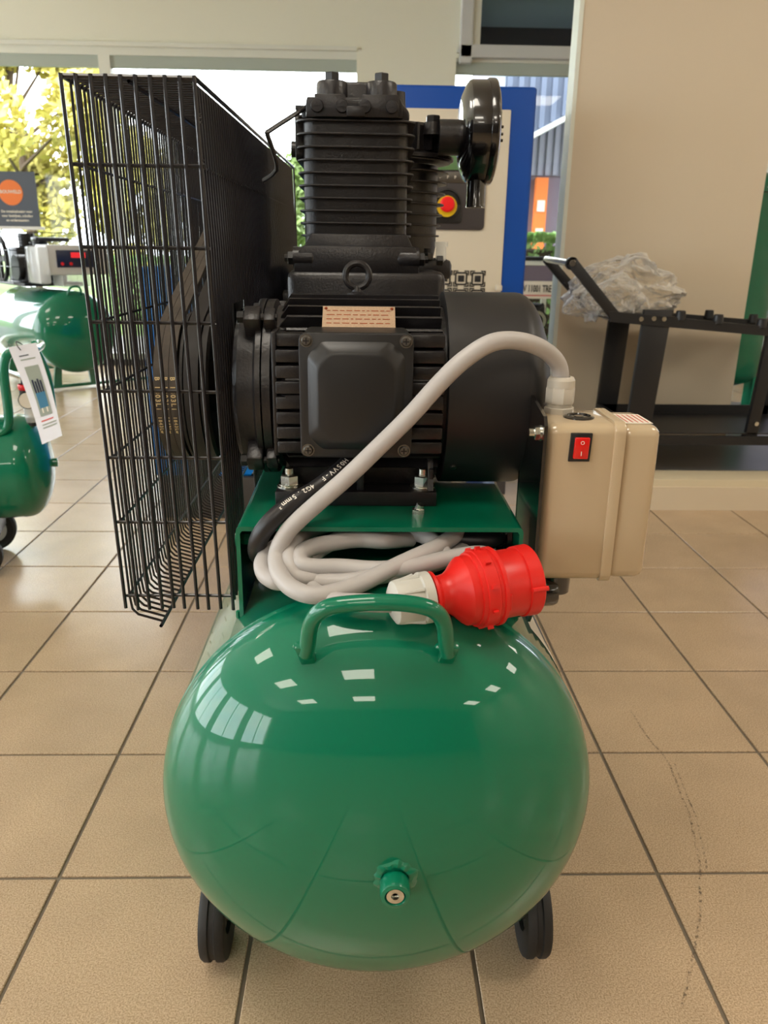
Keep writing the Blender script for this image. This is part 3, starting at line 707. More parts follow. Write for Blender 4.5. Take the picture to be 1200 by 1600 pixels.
for i in range(10):
    f = i/9; b.bar((XL(GT)+f*(XRr(GT, GY1)-XL(GT)), GY1, GT), (XL(GB)+f*(XRr(GB, GY1)-XL(GB)), GY1, GB), wr)
for z in gz: b.bar((XL(z), GY1, z), (XRr(z, GY1), GY1, z), wr)
b.out('rear_grille', 'wire_black', guard, kind='stuff')
b = B()   # clips along the corner where two meshes meet
for z in (1.13, 1.085, .915, .755): b.tube([(XRr(z, GY0)+.003*math.cos(t/8*4*PI), GY0+.002+.004*math.sin(t/8*4*PI), z-.004+.001*t) for t in range(9)], .0012, 5)
b.out('wire_clips', 'wire_black', guard)

# ---- switch box
bp = B().prism([(.875, .562), (.865, .575), (.865, .812), (.873, .822), (.985, .838), (.992, .83), (.992, .60), (.975, .585)], .2045, .2085, 'yz').box(.2045, .232, .985, .989, .60, .83)
bp = bp.out('switch_bracket', 'gloss_black', comp, smooth=False)
for (y, z) in ((.885, .800), (.885, .637)):
    b = B(); b.hexn((.2045, y, z), (-1, 0, 0), .0085, .007).cyl((.1985, y, z), (.1915 if z > .7 else .1935, y, z), .005, 12).lathe([(0, 0), (.0095, 0), (.0095, .0015), (0, .0015)], (.2045, y, z), (-1, 0, 0), 20)
    b.out('bracket_bolt', 'zinc', bp, ang=25)
def rbox(x0, x1, y0, y1, z0, z1, r): return B().box(x0, x1, y0, y1, z0, z1, r, 4)
sb = rbox(.2105, .300, .873, .972, .6175, .8125, .0125)
sb = sb.out('switch_box', 'beige', comp, label='beige painted switch box')
rbox(.297, .345, .875, .970, .6195, .8105, .0125).out('box_cover', 'beige', sb)
B().prism(rrect(.8705, .9745, .6150, .8150, .0135, 6), .2885, .3015, 'yz', .0012).out('cover_lip', 'beige', sb)
b = B().prism([(.2365, .7695), (.2375, .803), (.2625, .803), (.2615, .7695)], .8705, .876, 'xz', .0008); b.out('switch_bezel', 'satin_black', sb)
b = B().prism([(.2412, .7735), (.242, .7985), (.2590, .7985), (.2582, .7735)], .8665, .872, 'xz', .0012); b.out('rocker_switch', 'switch_red', sb)
text('O', .0062, (.2503, .8663, .7925), (1, 0, 0), (0, 0, 1), 'label_white', sb, 'off_mark', .0001); text('I', .0075, (.2498, .8663, .7798), (1, 0, 0), (0, 0, 1), 'label_white', sb, 'on_mark', .0001)
b = B().lathe([(.0185, 0), (.0185, .0012), (.014, .003), (.0135, .0012), (.006, .0012), (.0055, .002), (0, .002)], (.2565, .915, .8125), seg=32); b.out('reset_button', 'gloss_black', sb)
gl = B().lathe([(.0185, 0), (.0185, .0065), (.0165, .0075)], (.2395, .945, .8125), seg=8).lathe([(.0155, .007), (.0155, .013)], (.2395, .945, .8125), seg=28)
gl.lathe([(.0175, .012), (.0178, .014), (.0178, .030), (.0168, .032)], (.2395, .945, .8125), seg=8).lathe([(.0168, .031), (.0165, .040), (.0145, .0435), (.0108, .044), (.0105, .036)], (.2395, .945, .8125), seg=28)
gl.out('cable_gland', 'gland', sb, ang=25)
b = B().quad((.305, .89, .8109), (.338, .89, .8109), (.338, .945, .8109), (.305, .945, .8109)); b.out('warning_label', 'label_white', sb, smooth=False)
b = B()
for k in range(5): b.quad((.309+.006*k, .895, .8112), (.3105+.006*k, .895, .8112), (.3105+.006*k, .94, .8112), (.309+.006*k, .94, .8112))
b.out('label_print', 'red_ink', sb, smooth=False)
b = B().cyl((.175, .895, .592), (.232, .9, .597), .0155, 20).lathe([(.0, 0), (.021, 0), (.021, .016), (.0195, .02), (0, .02)], (.222, .90, .594), (1, .08, .05), 24).lathe([(.018, -.004), (.019, .022)], (.243, .905, .597), (0, 0, 1), 20).cyl((.15, .89, .588), (.18, .895, .592), .011, 16)
b.out('lower_cable_gland', 'gloss_black', sb)
B().tube([(.235, .9, .598), (.252, .905, .600), (.262, .91, .607), (.264, .915, .620)], .0022, 8, smooth=4).out('earth_wire', 'button_yellow', sb, label='yellow and green earth wire')

# ================================================================== POWER CABLE WITH PLUG
cab = thing('power_cable', 'light grey power cable looping over the motor, coiled on the tank, with red plug', 'cable', (.0, .87, .64))
CA = [(0.2395, 0.945, 0.8400), (0.2350, 0.945, 0.8688), (0.2121, 0.93, 0.8897), (0.1786, 0.91, 0.9017), (0.1453, 0.895, 0.9016), (0.1143, 0.885, 0.8847), (0.0874, 0.879, 0.8602), (0.0519, 0.873, 0.8207), (0.0158, 0.870, 0.7844), (-0.0207, 0.865, 0.7491), (-0.0747, 0.857, 0.7017), (-0.0929, 0.855, 0.6795), (-0.1007, 0.848, 0.659), (-0.095, 0.8224, 0.649), (-0.0806, 0.7983, 0.643), (-0.0584, 0.7842, 0.64), (-0.0341, 0.7893, 0.640), (-0.0024, 0.8087, 0.643), (0.0217, 0.8268, 0.648), (0.0546, 0.8526, 0.654), (0.0844, 0.8773, 0.658), (0.1043, 0.8997, 0.661), (0.1153, 0.9145, 0.6635), (0.1225, 0.945, 0.664), (.10, 1.02, .655), (.02, 1.06, .65)]
CB = [(-.02, .99, .655), (-.055, .95, .66), (-0.0778, 0.9155, 0.662), (-0.0989, 0.8871, 0.66), (-0.1125, 0.8702, 0.655), (-0.1185, 0.8551, 0.648), (-0.1142, 0.8414, 0.64), (-0.1009, 0.828, 0.637), (-0.0858, 0.8294, 0.636), (-0.0615, 0.8286, 0.637), (-0.0354, 0.822, 0.638), (-0.0105, 0.8217, 0.640), (0.013, 0.83, 0.642), (0.0548, 0.8512, 0.642), (0.1011, 0.8809, 0.643), (.14, .93, .645)]
CC = [(-.03, .98, .662), (-0.07, 0.9181, 0.665), (-0.0809, 0.8863, 0.665), (-0.086, 0.8568, 0.662), (-0.0846, 0.8384, 0.655), (-0.0773, 0.8281, 0.645), (-0.0638, 0.826, 0.641), (-.042, .838, .638), (-.02, .86, .638)]
CD = [(.06, .92, .655), (0.0253, 0.894, 0.662), (-0.006, 0.8928, 0.664), (-0.0367, 0.8816, 0.664), (-0.0629, 0.8694, 0.662), (-0.0743, 0.8498, 0.66), (-0.071, 0.8346, 0.655), (-0.0548, 0.8333, 0.652), (-0.0263, 0.8383, 0.650), (0.0056, 0.8375, 0.648), (0.0294, 0.8377, 0.648), (0.0618, 0.8447, 0.649), (0.1011, 0.8639, 0.651), (0.1400, 0.8741, 0.653), (.160, .876, .645), (.172, .884, .630)]
CE = [(-0.0659, 0.8749, 0.645), (-0.0565, 0.8875, 0.65), (-0.0452, 0.8963, 0.655), (-0.026, 0.91, 0.66), (-0.0062, 0.9154, 0.664), (0.026, 0.9275, 0.664), (0.0583, 0.9255, 0.664), (0.0886, 0.8999, 0.658), (0.1022, 0.8762, 0.648), (.13, .868, .642)]
CG = [(0.034, 0.766, 0.6385), (0.0185, 0.766, 0.6385), (0.0068, 0.767, 0.6385), (-0.0084, 0.770, 0.6375), (-0.0259, 0.777, 0.6355), (-.043, .79, .634), (-.058, .812, .634)]
CR = .0103
main_ = B().tube(CA, CR, 16, smooth=8).out('cable_lead', 'cable_grey', cab)
for P_ in (CB, CC, CD, CE, CG): B().tube(P_, CR, 14, smooth=7).out('cable_loop', 'cable_grey', cab)
# plug: axis from the gland (left) to the socket end (right)
p0 = Vector((.028, .766, .638)); p1 = Vector((.188, .812, .647)); ax = (p1-p0).normalized(); LN = (p1-p0).length
pg = B().lathe([(.0, 0), (.012, 0), (.017, .002), (.0235, .006), (.0245, .010), (.0265, .033), (.0262, .034), (.0285, .036), (.0285, .046), (.026, .047), (0, .047)], p0, ax, 28)
x_, y_, z_ = frame(ax)
for k in range(8):
    a = 2*PI*k/8; d = x_*math.cos(a)+y_*math.sin(a); pg.tube([p0+ax*.012+d*.0242, p0+ax*.034+d*.0268], lambda t: .0008+.002*t, 6)
k_ = LN/.166
body = [(.018, .045), (.021, .047), (.027, .048), (.0275, .051), (.0245, .053), (.0215, .056), (.0215, .060), (.0225, .066), (.027, .072), (.0355, .080), (.0385, .084), (.0390, .093), (.0415, .0935), (.0420, .098), (.0440, .0985), (.0440, .112), (.0425, .1135), (.0425, .117), (.0445, .1175), (.0445, .1215), (.0395, .1235), (.0385, .126), (.0382, .150), (.0400, .1505), (.0405, .1655), (.039, .167), (.0355, .167), (.035, .145), (0, .145)]
pb = B().lathe([(r, h*k_) for r, h in body], p0, ax, 64)
for k in range(10):
    a = 2*PI*k/10+.2; d = x_*math.cos(a)+y_*math.sin(a); pb.box(-.003, .003, -.003, .003, -.0018, .0018, M=Matrix.Translation(p0+ax*.105*k_+d*.0448) @ Matrix((d, ax, d.cross(ax))).transposed().to_4x4())
d = Vector((.15, -1, .15)); d = (d-ax*d.dot(ax)).normalized()
pb.tube([p0+ax*.150*k_+d*.0405, p0+ax*.168*k_+d*.0415], .0028, 8)
pb.tube([p0+ax*.1235*k_+d*.0405, p0+ax*.124*k_+(d*.9-Vector((0, 0, .4))).normalized()*.042], .0022, 8)
plug = pb.out('plug', 'plug_red', cab, ang=30, label='red five-pin industrial plug')
pg.out('plug_clamp_nut', 'plug_grey', plug, ang=30, label='light grey clamp nut')

# black motor lead with its print
ml = thing('motor_lead', 'black rubber motor lead from under the terminal box with white print', 'cable', (-.05, .9, .7))
KA = [(-0.0050, 0.957, 0.785), (-0.0096, 0.94, 0.7693), (-0.0182, 0.925, 0.7529), (-0.037, 0.905, 0.7398), (-0.059, 0.888, 0.7273), (-0.0806, 0.872, 0.7185), (-0.1025, 0.862, 0.703), (-0.1181, 0.862, 0.684), (-0.1262, 0.872, 0.6638), (-0.1281, 0.9, 0.6405), (-.118, .95, .640), (-.06, .99, .645), (.02, .97, .652), (.09, .93, .655), (.15, .915, .655), (.178, .935, .655)]
B().tube(KA, .0112, 16, smooth=8).out('cable_lead', 'cable_black', ml)
kp = spline([Vector(p) for p in KA], 40)
def along(pts, s):
    d = 0
    for a, c in zip(pts, pts[1:]):
        l = (c-a).length
        if d+l >= s: return a+(c-a)*((s-d)/l), (c-a).normalized()
        d += l
    return pts[-1], (pts[-1]-pts[-2]).normalized()
bmx = bmesh.new(); s_ = .056
for ch in 'H05VV-F   4G2.5mm²':
    if ch != ' ':
        p, t_ = along(kp, s_); v = (Vector((0, 0, 1))-p).normalized(); n_ = (v+Vector((.0, 0, .9))).normalized(); n_ = (n_-t_*n_.dot(t_)).normalized(); u_ = n_.cross(t_)
        me = text_mesh(ch, .0088, .0001, .0001); M = Matrix((t_, u_, n_)).transposed().to_4x4(); M.translation = p+n_*.01135; me.transform(M); bmx.from_mesh(me); bpy.data.meshes.remove(me)
    s_ += .0062 if ch != ' ' else .004
o = B(); o.bm.free(); o.bm = bmx; o.out('cable_print', 'white_ink', ml, smooth=False)

# ================================================================== BACKGROUND, LEFT
# small portable compressor
sc_ = thing('air_compressor', 'small green portable air compressor with wheels and pressure regulator at the left edge', 'air compressor', (-1.125, 2.45, 0), math.radians(14), local=True)
r_ = .165
pf = [(r_*math.sin(PI/2*i/14), .36-.0+.085*math.cos(PI/2*i/14)) for i in range(15)] + [(r_+.0015, .35), (r_, .345), (r_, -.3)] + [(r_*math.cos(PI/2*i/8), -.3-.085*math.sin(PI/2*i/8)) for i in range(1, 9)]
tk = B().lathe([(max(r, 0), h-.32) for r, h in pf], (0, 0, .325), (1, 0, 0), 56).out('tank', 'green', sc_, ang=60)
B().cyl((.10, -.02, .335), (.138, -.02, .335), .014, 14).out('drain_boss', 'green', tk)
B().lathe([(0, 0), (.008, 0), (.008, .003), (0, .003)], (.137, -.02, .335), (1, 0, 0), 14).out('drain_plug', 'zinc', tk)
B().sphere((.055, -.045, .462), .035, 14, (1, .8, .35)).out('pad_plate', 'green', tk)
for y in (-.10, .10):
    B().tube([(-.08, y, .44), (-.01, y, .452), (.025, y, .49), (.03, y, .63), (.04, y, .678), (.06, y, .698), (.09, y, .70)] if y < 0 else [(.12, y, .42), (.125, y, .5), (.12, y, .60), (.10, y, .67), (.09, y, .69)], .014, 12, smooth=4).out('handle_tube', 'green', sc_)
B().tube([(.09, -.10, .70), (.115, -.09, .70), (.125, 0, .70), (.115, .09, .70), (.09, .10, .695)], .013, 12, smooth=4).out('handle_bar', 'green', sc_)
for y in (-.13, .13):
    w = B().lathe([(.05, -.018), (.07, -.018), (.078, -.01), (.078, .01), (.07, .018), (.05, .018), (.05, -.018)], (-.118, y, .078), (0, 1, 0), 32).out('wheel', 'rubber', sc_)
    B().lathe([(0, -.014), (.05, -.012), (.05, .012), (0, .014)], (-.118, y, .078), (0, 1, 0), 24).out('wheel_hub', 'lamp_body', w)
B().box(-.2, -.06, -.09, .09, .10, .17, .01).out('foot_plate', 'satin_black', sc_)
B().box(-.34, -.30, -.05, .05, .0, .18, .01).out('rubber_foot', 'rubber', sc_)
B().box(-.35, -.08, -.06, .08, .46, .62, .02).box(-.10, -.03, -.03, .04, .45, .56, .01).out('pump_unit', 'cast', sc_)
rg = B().cyl((.085, -.05, .535), (.085, -.05, .585), .028, 20, bev=.003).cyl((.085, -.05, .465), (.085, -.05, .49), .016, 14).out('regulator', 'satin_black', sc_)
B().cyl((.085, -.05, .585), (.085, -.05, .640), .021, 16, r2=.019, bev=.003).out('adjust_knob', 'gloss_black', rg)
B().lathe([(.029, .578), (.030, .582), (.030, .592), (.028, .595)], (.085, -.05, 0), seg=20).out('lock_ring', 'button_red', rg)
g_ = B().lathe([(0, 0), (.026, 0), (.026, .014), (.024, .016)], (.083, -.075, .550), (0, -1, 0), 24).out('pressure_gauge', 'gloss_black', rg)
B().lathe([(0, .0152), (.0235, .0152)], (.083, -.075, .550), (0, -1, 0), 24).box(.084, .086, -.0915, -.091, .545, .566).out('gauge_face', 'label_white', g_)
B().lathe([(0, 0), (.019, .002), (.021, .02), (.022, .056), (.0, .058)], (.085, -.05, .475), seg=18).out('filter_bowl', 'clear_plastic', rg)
B().cyl((.113, -.05, .555), (.131, -.05, .555), .007, 10).out('brass_outlet', 'brass', rg)
# information sheet on its string
sh = thing('information_sheet', 'white hanging paper sheet with a picture of blue machines tied to the small compressor', 'sheet', (-.955, 2.30, .58))
def shp(u, v, off=0):   # u across, v down 0..1
    a = Vector((-1.021, 2.30, .719))*(1-u)+Vector((-.940, 2.30, .733))*u
    c = Vector((-.952, 2.28, .439))*(1-u)+Vector((-.890, 2.28, .466))*u
    return a*(1-v)+c*v+Vector((0, .014*math.sin(v*PI)-off, 0))
b = B()
for i in range(8):
    for j in range(3): b.quad(shp(j/3, i/8), shp((j+1)/3, i/8), shp((j+1)/3, (i+1)/8), shp(j/3, (i+1)/8))
bmesh.ops.remove_doubles(b.bm, verts=b.bm.verts[:], dist=1e-5)
paper = b.out('paper', 'sheet', sh)
def patch(u0, u1, v0, v1, mt, off, name):
    b = B(); n = 4
    for i in range(n):
        a, c = v0+(v1-v0)*i/n, v0+(v1-v0)*(i+1)/n; b.quad(shp(u0, a, off), shp(u1, a, off), shp(u1, c, off), shp(u0, c, off))
    b.out(name, mt, paper, smooth=False)
patch(.28, .80, .22, .74, 'sheet_pic', .0012, 'picture'); patch(.36, .74, .50, .66, 'sheet_blue', .002, 'picture_tank')
for k in range(4): patch(.36+.1*k, .43+.1*k, .36+.02*(k % 2), .5, 'display_navy', .002, 'picture_pump')
patch(.42, .47, .66, .71, 'label_white', .002, 'picture_leg'); patch(.62, .67, .66, .71, 'label_white', .002, 'picture_leg')
for v, u1, mt in ((.10, .6, 'poster_dark'), (.14, .8, 'sheet_pic'), (.78, .8, 'red_ink'), (.82, .9, 'sheet_pic'), (.85, .9, 'sheet_pic')): patch(.25, u1, v, v+.012, mt, .0012, 'text_line')
B().tube([(-.985, 2.297, .712), (-.99, 2.29, .725), (-1.0, 2.31, .735), (-1.005, 2.36, .72)], .0015, 6, smooth=3).out('tie_string', 'black_ink', sh)

# big compressor by the window
bc = thing('air_compressor', 'green tank air compressor with white control box standing by the left window', 'air compressor', (-2.06, 5.75, 0), math.radians(40), local=True)
r_ = .285; zc = .41
pf = [(r_*math.sin(PI/2*i/16), -.15*math.cos(PI/2*i/16)) for i in range(17)] + [(r_, .02), (r_, .95)] + [(r_*math.cos(PI/2*i/8), .95+.13*math.sin(PI/2*i/8)) for i in range(1, 9)]
tk = B().lathe([(max(r, 0), h) for r, h in pf], (0, -.0, zc), (0, 1, 0), 64).out('tank', 'green', bc, ang=60)
B().tube([(-.05, -.05, .66), (-.03, -.08, .72), (.03, -.08, .72), (.05, -.05, .66)], .008, 8, smooth=4).out('handle', 'green', tk)
b = B().bar((-.18, .1, .02), (.75, .1, .02), .012, 8).bar((-.18, 1.1, .02), (.75, 1.1, .02), .012, 8)
b.bar((-.18, .1, .02), (-.18, 1.1, .02), .012, 8); b.out('support_frame', 'green_old', bc)
for x, y in ((-.14, .1), (.14, .1), (-.14, 1.1), (.14, 1.1)): B().prism([(x-.03, .01), (x+.03, .01), (x*.75+.02, .25), (x*.75-.02, .25)], y-.01, y+.01, 'xz').out('leg', 'green_old', bc)
cb = B().box(-.13, .30, .02, .24, .80, 1.0, .008).out('control_box', 'white_metal', bc)
B().box(-.07, .20, -.001+.014, .021, .85, .965, .003).out('control_panel', 'display_navy', cb)
B().box(.03, .13, .009, .0135, .915, .95).out('digital_display', 'display_red', cb)
for x in (-.035, .025): B().cyl((x, .014, .875), (x, .006, .875), .011, 14).out('push_button', 'button_red', cb)
B().box(-.2, -.12, -.0, .26, .74, .99, .02).box(-.05, .15, .0, .2, .72, .80, .01).out('box_wrap', 'clear_plastic', bc)
b = B().box(-.22, .2, .28, 1.15, .715, .74, .004).box(-.16, .12, .35, .65, .74, .90, .02).box(-.12, .1, .7, .95, .74, .98, .02)
b.cyl((-.2, .5, .84), (-.1, .5, .84), .09, 24).cyl((0, .8, .98), (0, .8, 1.08), .06, 20)
for i in range(6): b.lathe([(0, 0), (.085, 0), (.085, .006), (0, .006)], (0, .8, .94+.022*i), seg=20)
for i in range(5): b.lathe([(0, 0), (.075, 0), (.075, .006), (0, .006)], (-.02, .45, .92+.022*i), seg=20)
b.box(-.1, .14, .3, .42, 1.02, 1.05, .01).cyl((-.02, .45, .9), (-.02, .45, 1.05), .05, 20)
b.out('pump_unit', 'cast', bc)
b = B()
for i in range(14):
    y = .25+.9*i/13; b.bar((-.30, y, .74), (-.30, y, 1.08), .002, 4)
for i in range(10):
    x = -.30+.45*i/9; b.bar((x, .25, .74), (x, .25, 1.08), .002, 4)
for z in (.74, .85, .96, 1.08): b.bar((-.30, .25, z), (-.30, 1.15, z), .003, 4).bar((-.30, .25, z), (.15, .25, z), .003, 4)
b.out('belt_guard', 'wire_black', bc, kind='stuff')
B().lathe([(.15, -.015), (.165, -.012), (.165, .012), (.15, .015), (.15, -.015)], (-.26, .62, .90), (1, 0, 0), 32).box(-.27, -.25, .6, .64, .76, 1.04).box(-.27, -.25, .48, .76, .88, .92).out('flywheel', 'cast_dark', bc)
# poster on the glass
ps = thing('poster', 'dark grey poster with orange circle and white lines on the left window', 'poster', (-2.86, 6.97, 1.35))
pp = B().box(-3.05, -2.69, 6.972, 6.976, 1.14, 1.56).out('poster_sheet', 'poster_dark', ps, smooth=False)
B().lathe([(0, 0), (.098, 0), (.098, .001), (0, .001)], (-2.90, 6.971, 1.40), (0, -1, 0), 40).out('orange_circle', 'orange', ps, smooth=False)
text('BOUWELD', .036, (-2.90, 6.968, 1.405), (1, 0, 0), (0, 0, 1), 'label_white', ps, depth=.0004, bold=.0008)
for k, s_ in enumerate(('De totaaloplossing voor', 'voor bedrijven, scholing', 'en ondersteuning.')): text(s_, .026, (-2.87, 6.970, 1.255-.034*k), (1, 0, 0), (0, 0, 1), 'label_white', ps, 'text_line', .0004, .0008)
B().box(-3.07, -2.66, 6.97, 6.98, 1.115, 1.14).out('poster_foot', 'lamp_body', ps, smooth=False)

# ================================================================== BACKGROUND, CENTRE
# tall blue cabinet
CY = 3.2; kx = CY/2.87
def kz(z): return 1+(z-1)*kx
cx0, cx1 = .012, .632
cbt = thing('screw_compressor_cabinet', 'tall blue cabinet with cream front, control panel and red emergency button behind the pump', 'cabinet', (.32, CY+.35, 0))
B().box(cx0, cx1, CY, CY+.8, .12, kz(1.513), .012, 3).out('housing', 'blue', cbt)
B().box(cx0+.02, cx1-.02, CY+.02, CY+.78, 0, .12).out('plinth', 'plinth', cbt, smooth=False)
fx1 = .48*kx+.003
fp = B().prism(rrect(.10, fx1, .2, kz(1.442), .004), CY-.006, CY+.001, 'xz', .001).out('front_panel', 'cab_cream', cbt)
cpx0, cpx1, cpz0, cpz1 = .16, .411*kx, kz(1.066), kz(1.335)
cp = B().prism(rrect(cpx0, cpx1, cpz0, cpz1, .016), CY-.014, CY-.005, 'xz', .0015).out('control_panel', 'cab_dark', cbt)
B().box(.18, cpx1-.014, CY-.018, CY-.013, kz(1.255), kz(1.31), .002).out('display_screen', 'screen', cp)
B().box(.18, cpx1-.014, CY-.017, CY-.013, kz(1.215), kz(1.25), .002).out('key_strip', 'steel_dark', cp)
for k in range(9): text('▸' if False else 'P', .016, (.20+.028*k, CY-.0175, kz(1.232)), (1, 0, 0), (0, 0, 1), 'label_white', cp, 'key_mark', .0003)
ex, ez = .279*kx, kz(1.146)
B().lathe([(.058, 0), (.058, .008), (.052, .009), (.05, .002), (0, .002)], (ex, CY-.0135, ez), (0, -1, 0), 32).prism(rrect(ex-.058, ex+.058, ez-.065, ez, .01), CY-.0215, CY-.0135, 'xz', .002).out('button_recess', 'satin_black', cp)
B().lathe([(0, .012), (.038, .012), (.038, 0)], (ex, CY-.0215, ez-.006), (0, -1, 0), 32).out('button_collar', 'button_yellow', cp)
B().lathe([(0, .034), (.022, .033), (.028, .028), (.028, .02), (.017, .012)], (ex, CY-.0215, ez), (0, -1, 0), 32).out('emergency_button', 'button_red', cp)
# vent motif: nested square frames standing dark on the cream panel
pit = .0655
for i in range(-3, 4):
    for j in range(4):
        vx, vz = .4445+pit*(i-1), kz(.905)-pit*j
        if vx+.03 > fx1-.01 or vx-.03 < .11: continue
        b = B().box(vx-.012, vx+.012, CY-.0085, CY-.0055, vz-.012, vz+.012)
        w_, o_ = .003, .0215
        for sx in (-1, 1):
            b.box(vx+sx*o_-w_, vx+sx*o_+w_, CY-.0085, CY-.0055, vz-o_, vz+o_); b.box(vx-o_, vx+o_, CY-.0085, CY-.0055, vz+sx*o_-w_, vz+sx*o_+w_)
            b.box(vx+sx*.0285-.002, vx+sx*.0285+.002, CY-.0085, CY-.0055, vz+.012, vz+.0305).box(vx+sx*.0285-.002, vx+sx*.0285+.002, CY-.0085, CY-.0055, vz-.0305, vz-.012)
            b.box(vx+.012, vx+.0305, CY-.0085, CY-.0055, vz+sx*.0285-.002, vz+sx*.0285+.002).box(vx-.0305, vx-.012, CY-.0085, CY-.0055, vz+sx*.0285-.002, vz+sx*.0285+.002)
        b.out('vent_motif', 'black_ink', fp, smooth=False)
# low blue cabinet further left
lc = thing('screw_compressor_cabinet', 'low bright blue cabinet on a dark base, seen through the black belt guard', 'cabinet', (-.45, 3.2, 0))
B().box(-.80, -.16, 2.9, 3.5, .165, .93, .012, 3).out('housing', 'blue_light', lc)
B().box(-.78, -.18, 2.885, 3.49, 0, .165, .004).out('base', 'plinth', lc)
B().box(-.74, -.24, 2.894, 2.901, .25, .86, .003).out('front_door', 'blue_light', lc)
# yellowish plug seen behind the motor cowl
B().box(.515, .54, CY-.03, CY-.012, kz(.865), kz(.885), .004).out('cable_clip', 'cab_cream', cbt)

# machine with printed sign behind, right of the blue cabinet
gs = thing('machine_unit', 'white framed engine unit with printed sign between blue cabinet and cream wall', 'machine', (1.35, 6.2, 0))
b = B().box(.95, 1.44, 6.0, 6.45, .90, .935, .004)
for x in (.96, 1.43): b.box(x-.02, x+.02, 6.0, 6.04, 0.02, .9).box(x-.02, x+.02, 6.41, 6.45, 0.02, .9)
b.box(.95, 1.44, 6.0, 6.45, .02, .08)
b.out('frame', 'panel_edge', gs, smooth=False)
B().box(.93, 1.45, 5.98, 6.47, .935, .96, .004).out('top_bar', 'shelf_black', gs)
B().box(.97, 1.42, 6.01, 6.4, .79, .90).out('grey_cover', 'outside_wall', gs, smooth=False)
sg = B().box(.95, 1.43, 5.975, 5.995, .665, .79, .003).out('sign_board', 'label_white', gs)
text('V 11001 TRE', .07, (1.277, 5.973, .735), (1, 0, 0), (0, 0, 1), 'black_ink', sg, depth=.0005, bold=.001, wide=.56)
B().box(1.0, 1.42, 5.972, 5.975, .685, .692).out('underline', 'red_ink', sg, smooth=False)
b = B().box(1.0, 1.40, 6.08, 6.38, .1, .35, .02).cyl((1.1, 6.06, .45), (1.1, 6.3, .45), .11, 24).cyl((1.3, 6.06, .5), (1.3, 6.3, .5), .09, 24).tube([(1.05, 6.05, .6), (1.15, 6.03, .64), (1.25, 6.04, .56), (1.35, 6.05, .62)], .015, 8, smooth=4)
b.box(1.15, 1.38, 6.1, 6.3, .3, .62, .03)
b.out('engine', 'cast_dark', gs)
b = B().lathe([(.05, 0), (.075, 0), (.075, .02), (.05, .02)], (1.3, 6.05, .5), (0, -1, 0), 24).lathe([(.03, 0), (.05, 0), (.05, .02), (.03, .02)], (1.12, 6.05, .45), (0, -1, 0), 24).tube([(1.0, 6.04, .3), (1.1, 6.02, .35), (1.2, 6.03, .3), (1.38, 6.02, .38)], .012, 8, smooth=4)
b.out('chrome_parts', 'zinc', gs)

# ================================================================== BACKGROUND, RIGHT
# display platform
pf_ = thing('display_platform', 'low cream display platform with dark grey top under the black trolley', 'platform', (2.4, 3.9, 0))
B().box(.93, 4.6, 3.02, 4.75, 0, .128, .003).out('platform_body', 'platform', pf_)
B().box(1.0, 4.6, 3.16, 4.75, .128, .1305).out('platform_top', 'mat_grey', pf_, smooth=False)
B().box(.93, 4.6, 3.012, 3.02, .0, .098).out('front_board', 'wall_warm', pf_, smooth=False)
# partition wall
B().box(.885, 1.74, 3.64, 3.74, .1305, CZ, .0).out('wall_partition', 'wall_warm', smooth=False, kind='structure')
B().box(.868, .8855, 3.636, 3.744, .128, CZ).out('trim_5', 'panel_edge', smooth=False, kind='structure')
# trolley
tr = thing('workshop_trolley', 'black steel workshop trolley with chrome push handle on the display platform', 'trolley', (1.5, 3.3, .1305))
def post(x0, x1, xb0, xb1, y, z1, z0=.28): return B().prism([(x0, z1), (x1, z1), (xb1, z0), (xb0, z0)], y, y+.025, 'xz', .002)
post(1.088, 1.197, 1.068, 1.166, 3.1, .79).out('leg', 'shelf_black', tr); post(1.079, 1.172, 1.058, 1.15, 3.5, .76).out('leg', 'shelf_black', tr)
post(1.590, 1.640, 1.565, 1.612, 3.1, .735).out('leg', 'shelf_black', tr); post(1.83, 1.88, 1.80, 1.85, 3.5, .73).out('leg', 'shelf_black', tr)
# handle arms and grip
def strap(p, q, y, w): 
    p, q = Vector(p), Vector(q); d = (q-p).normalized(); n = Vector((-d.y, d.x))*w
    return B().prism([tuple(p+n), tuple(q+n), tuple(q-n), tuple(p-n)], y, y+.02, 'xz', .003)
strap((.790, .962), (.975, .765), 3.1, .020).lathe([(.024, 0), (.024, .02), (0, .02), (0, 0)], (.790, 3.1, .957), (0, 1, 0), 24).out('handle_arm', 'shelf_black', tr)
strap((.786, .972), (1.02, .735), 3.53, .020).out('handle_arm', 'shelf_black', tr)
B().cyl((.792, 3.10, .957), (.787, 3.54, .967), .0135, 20).out('chrome_grip', 'zinc', tr)
B().cyl((.790, 3.094, .957), (.790, 3.1, .957), .011, 14).out('grip_screw', 'steel_dark', tr)
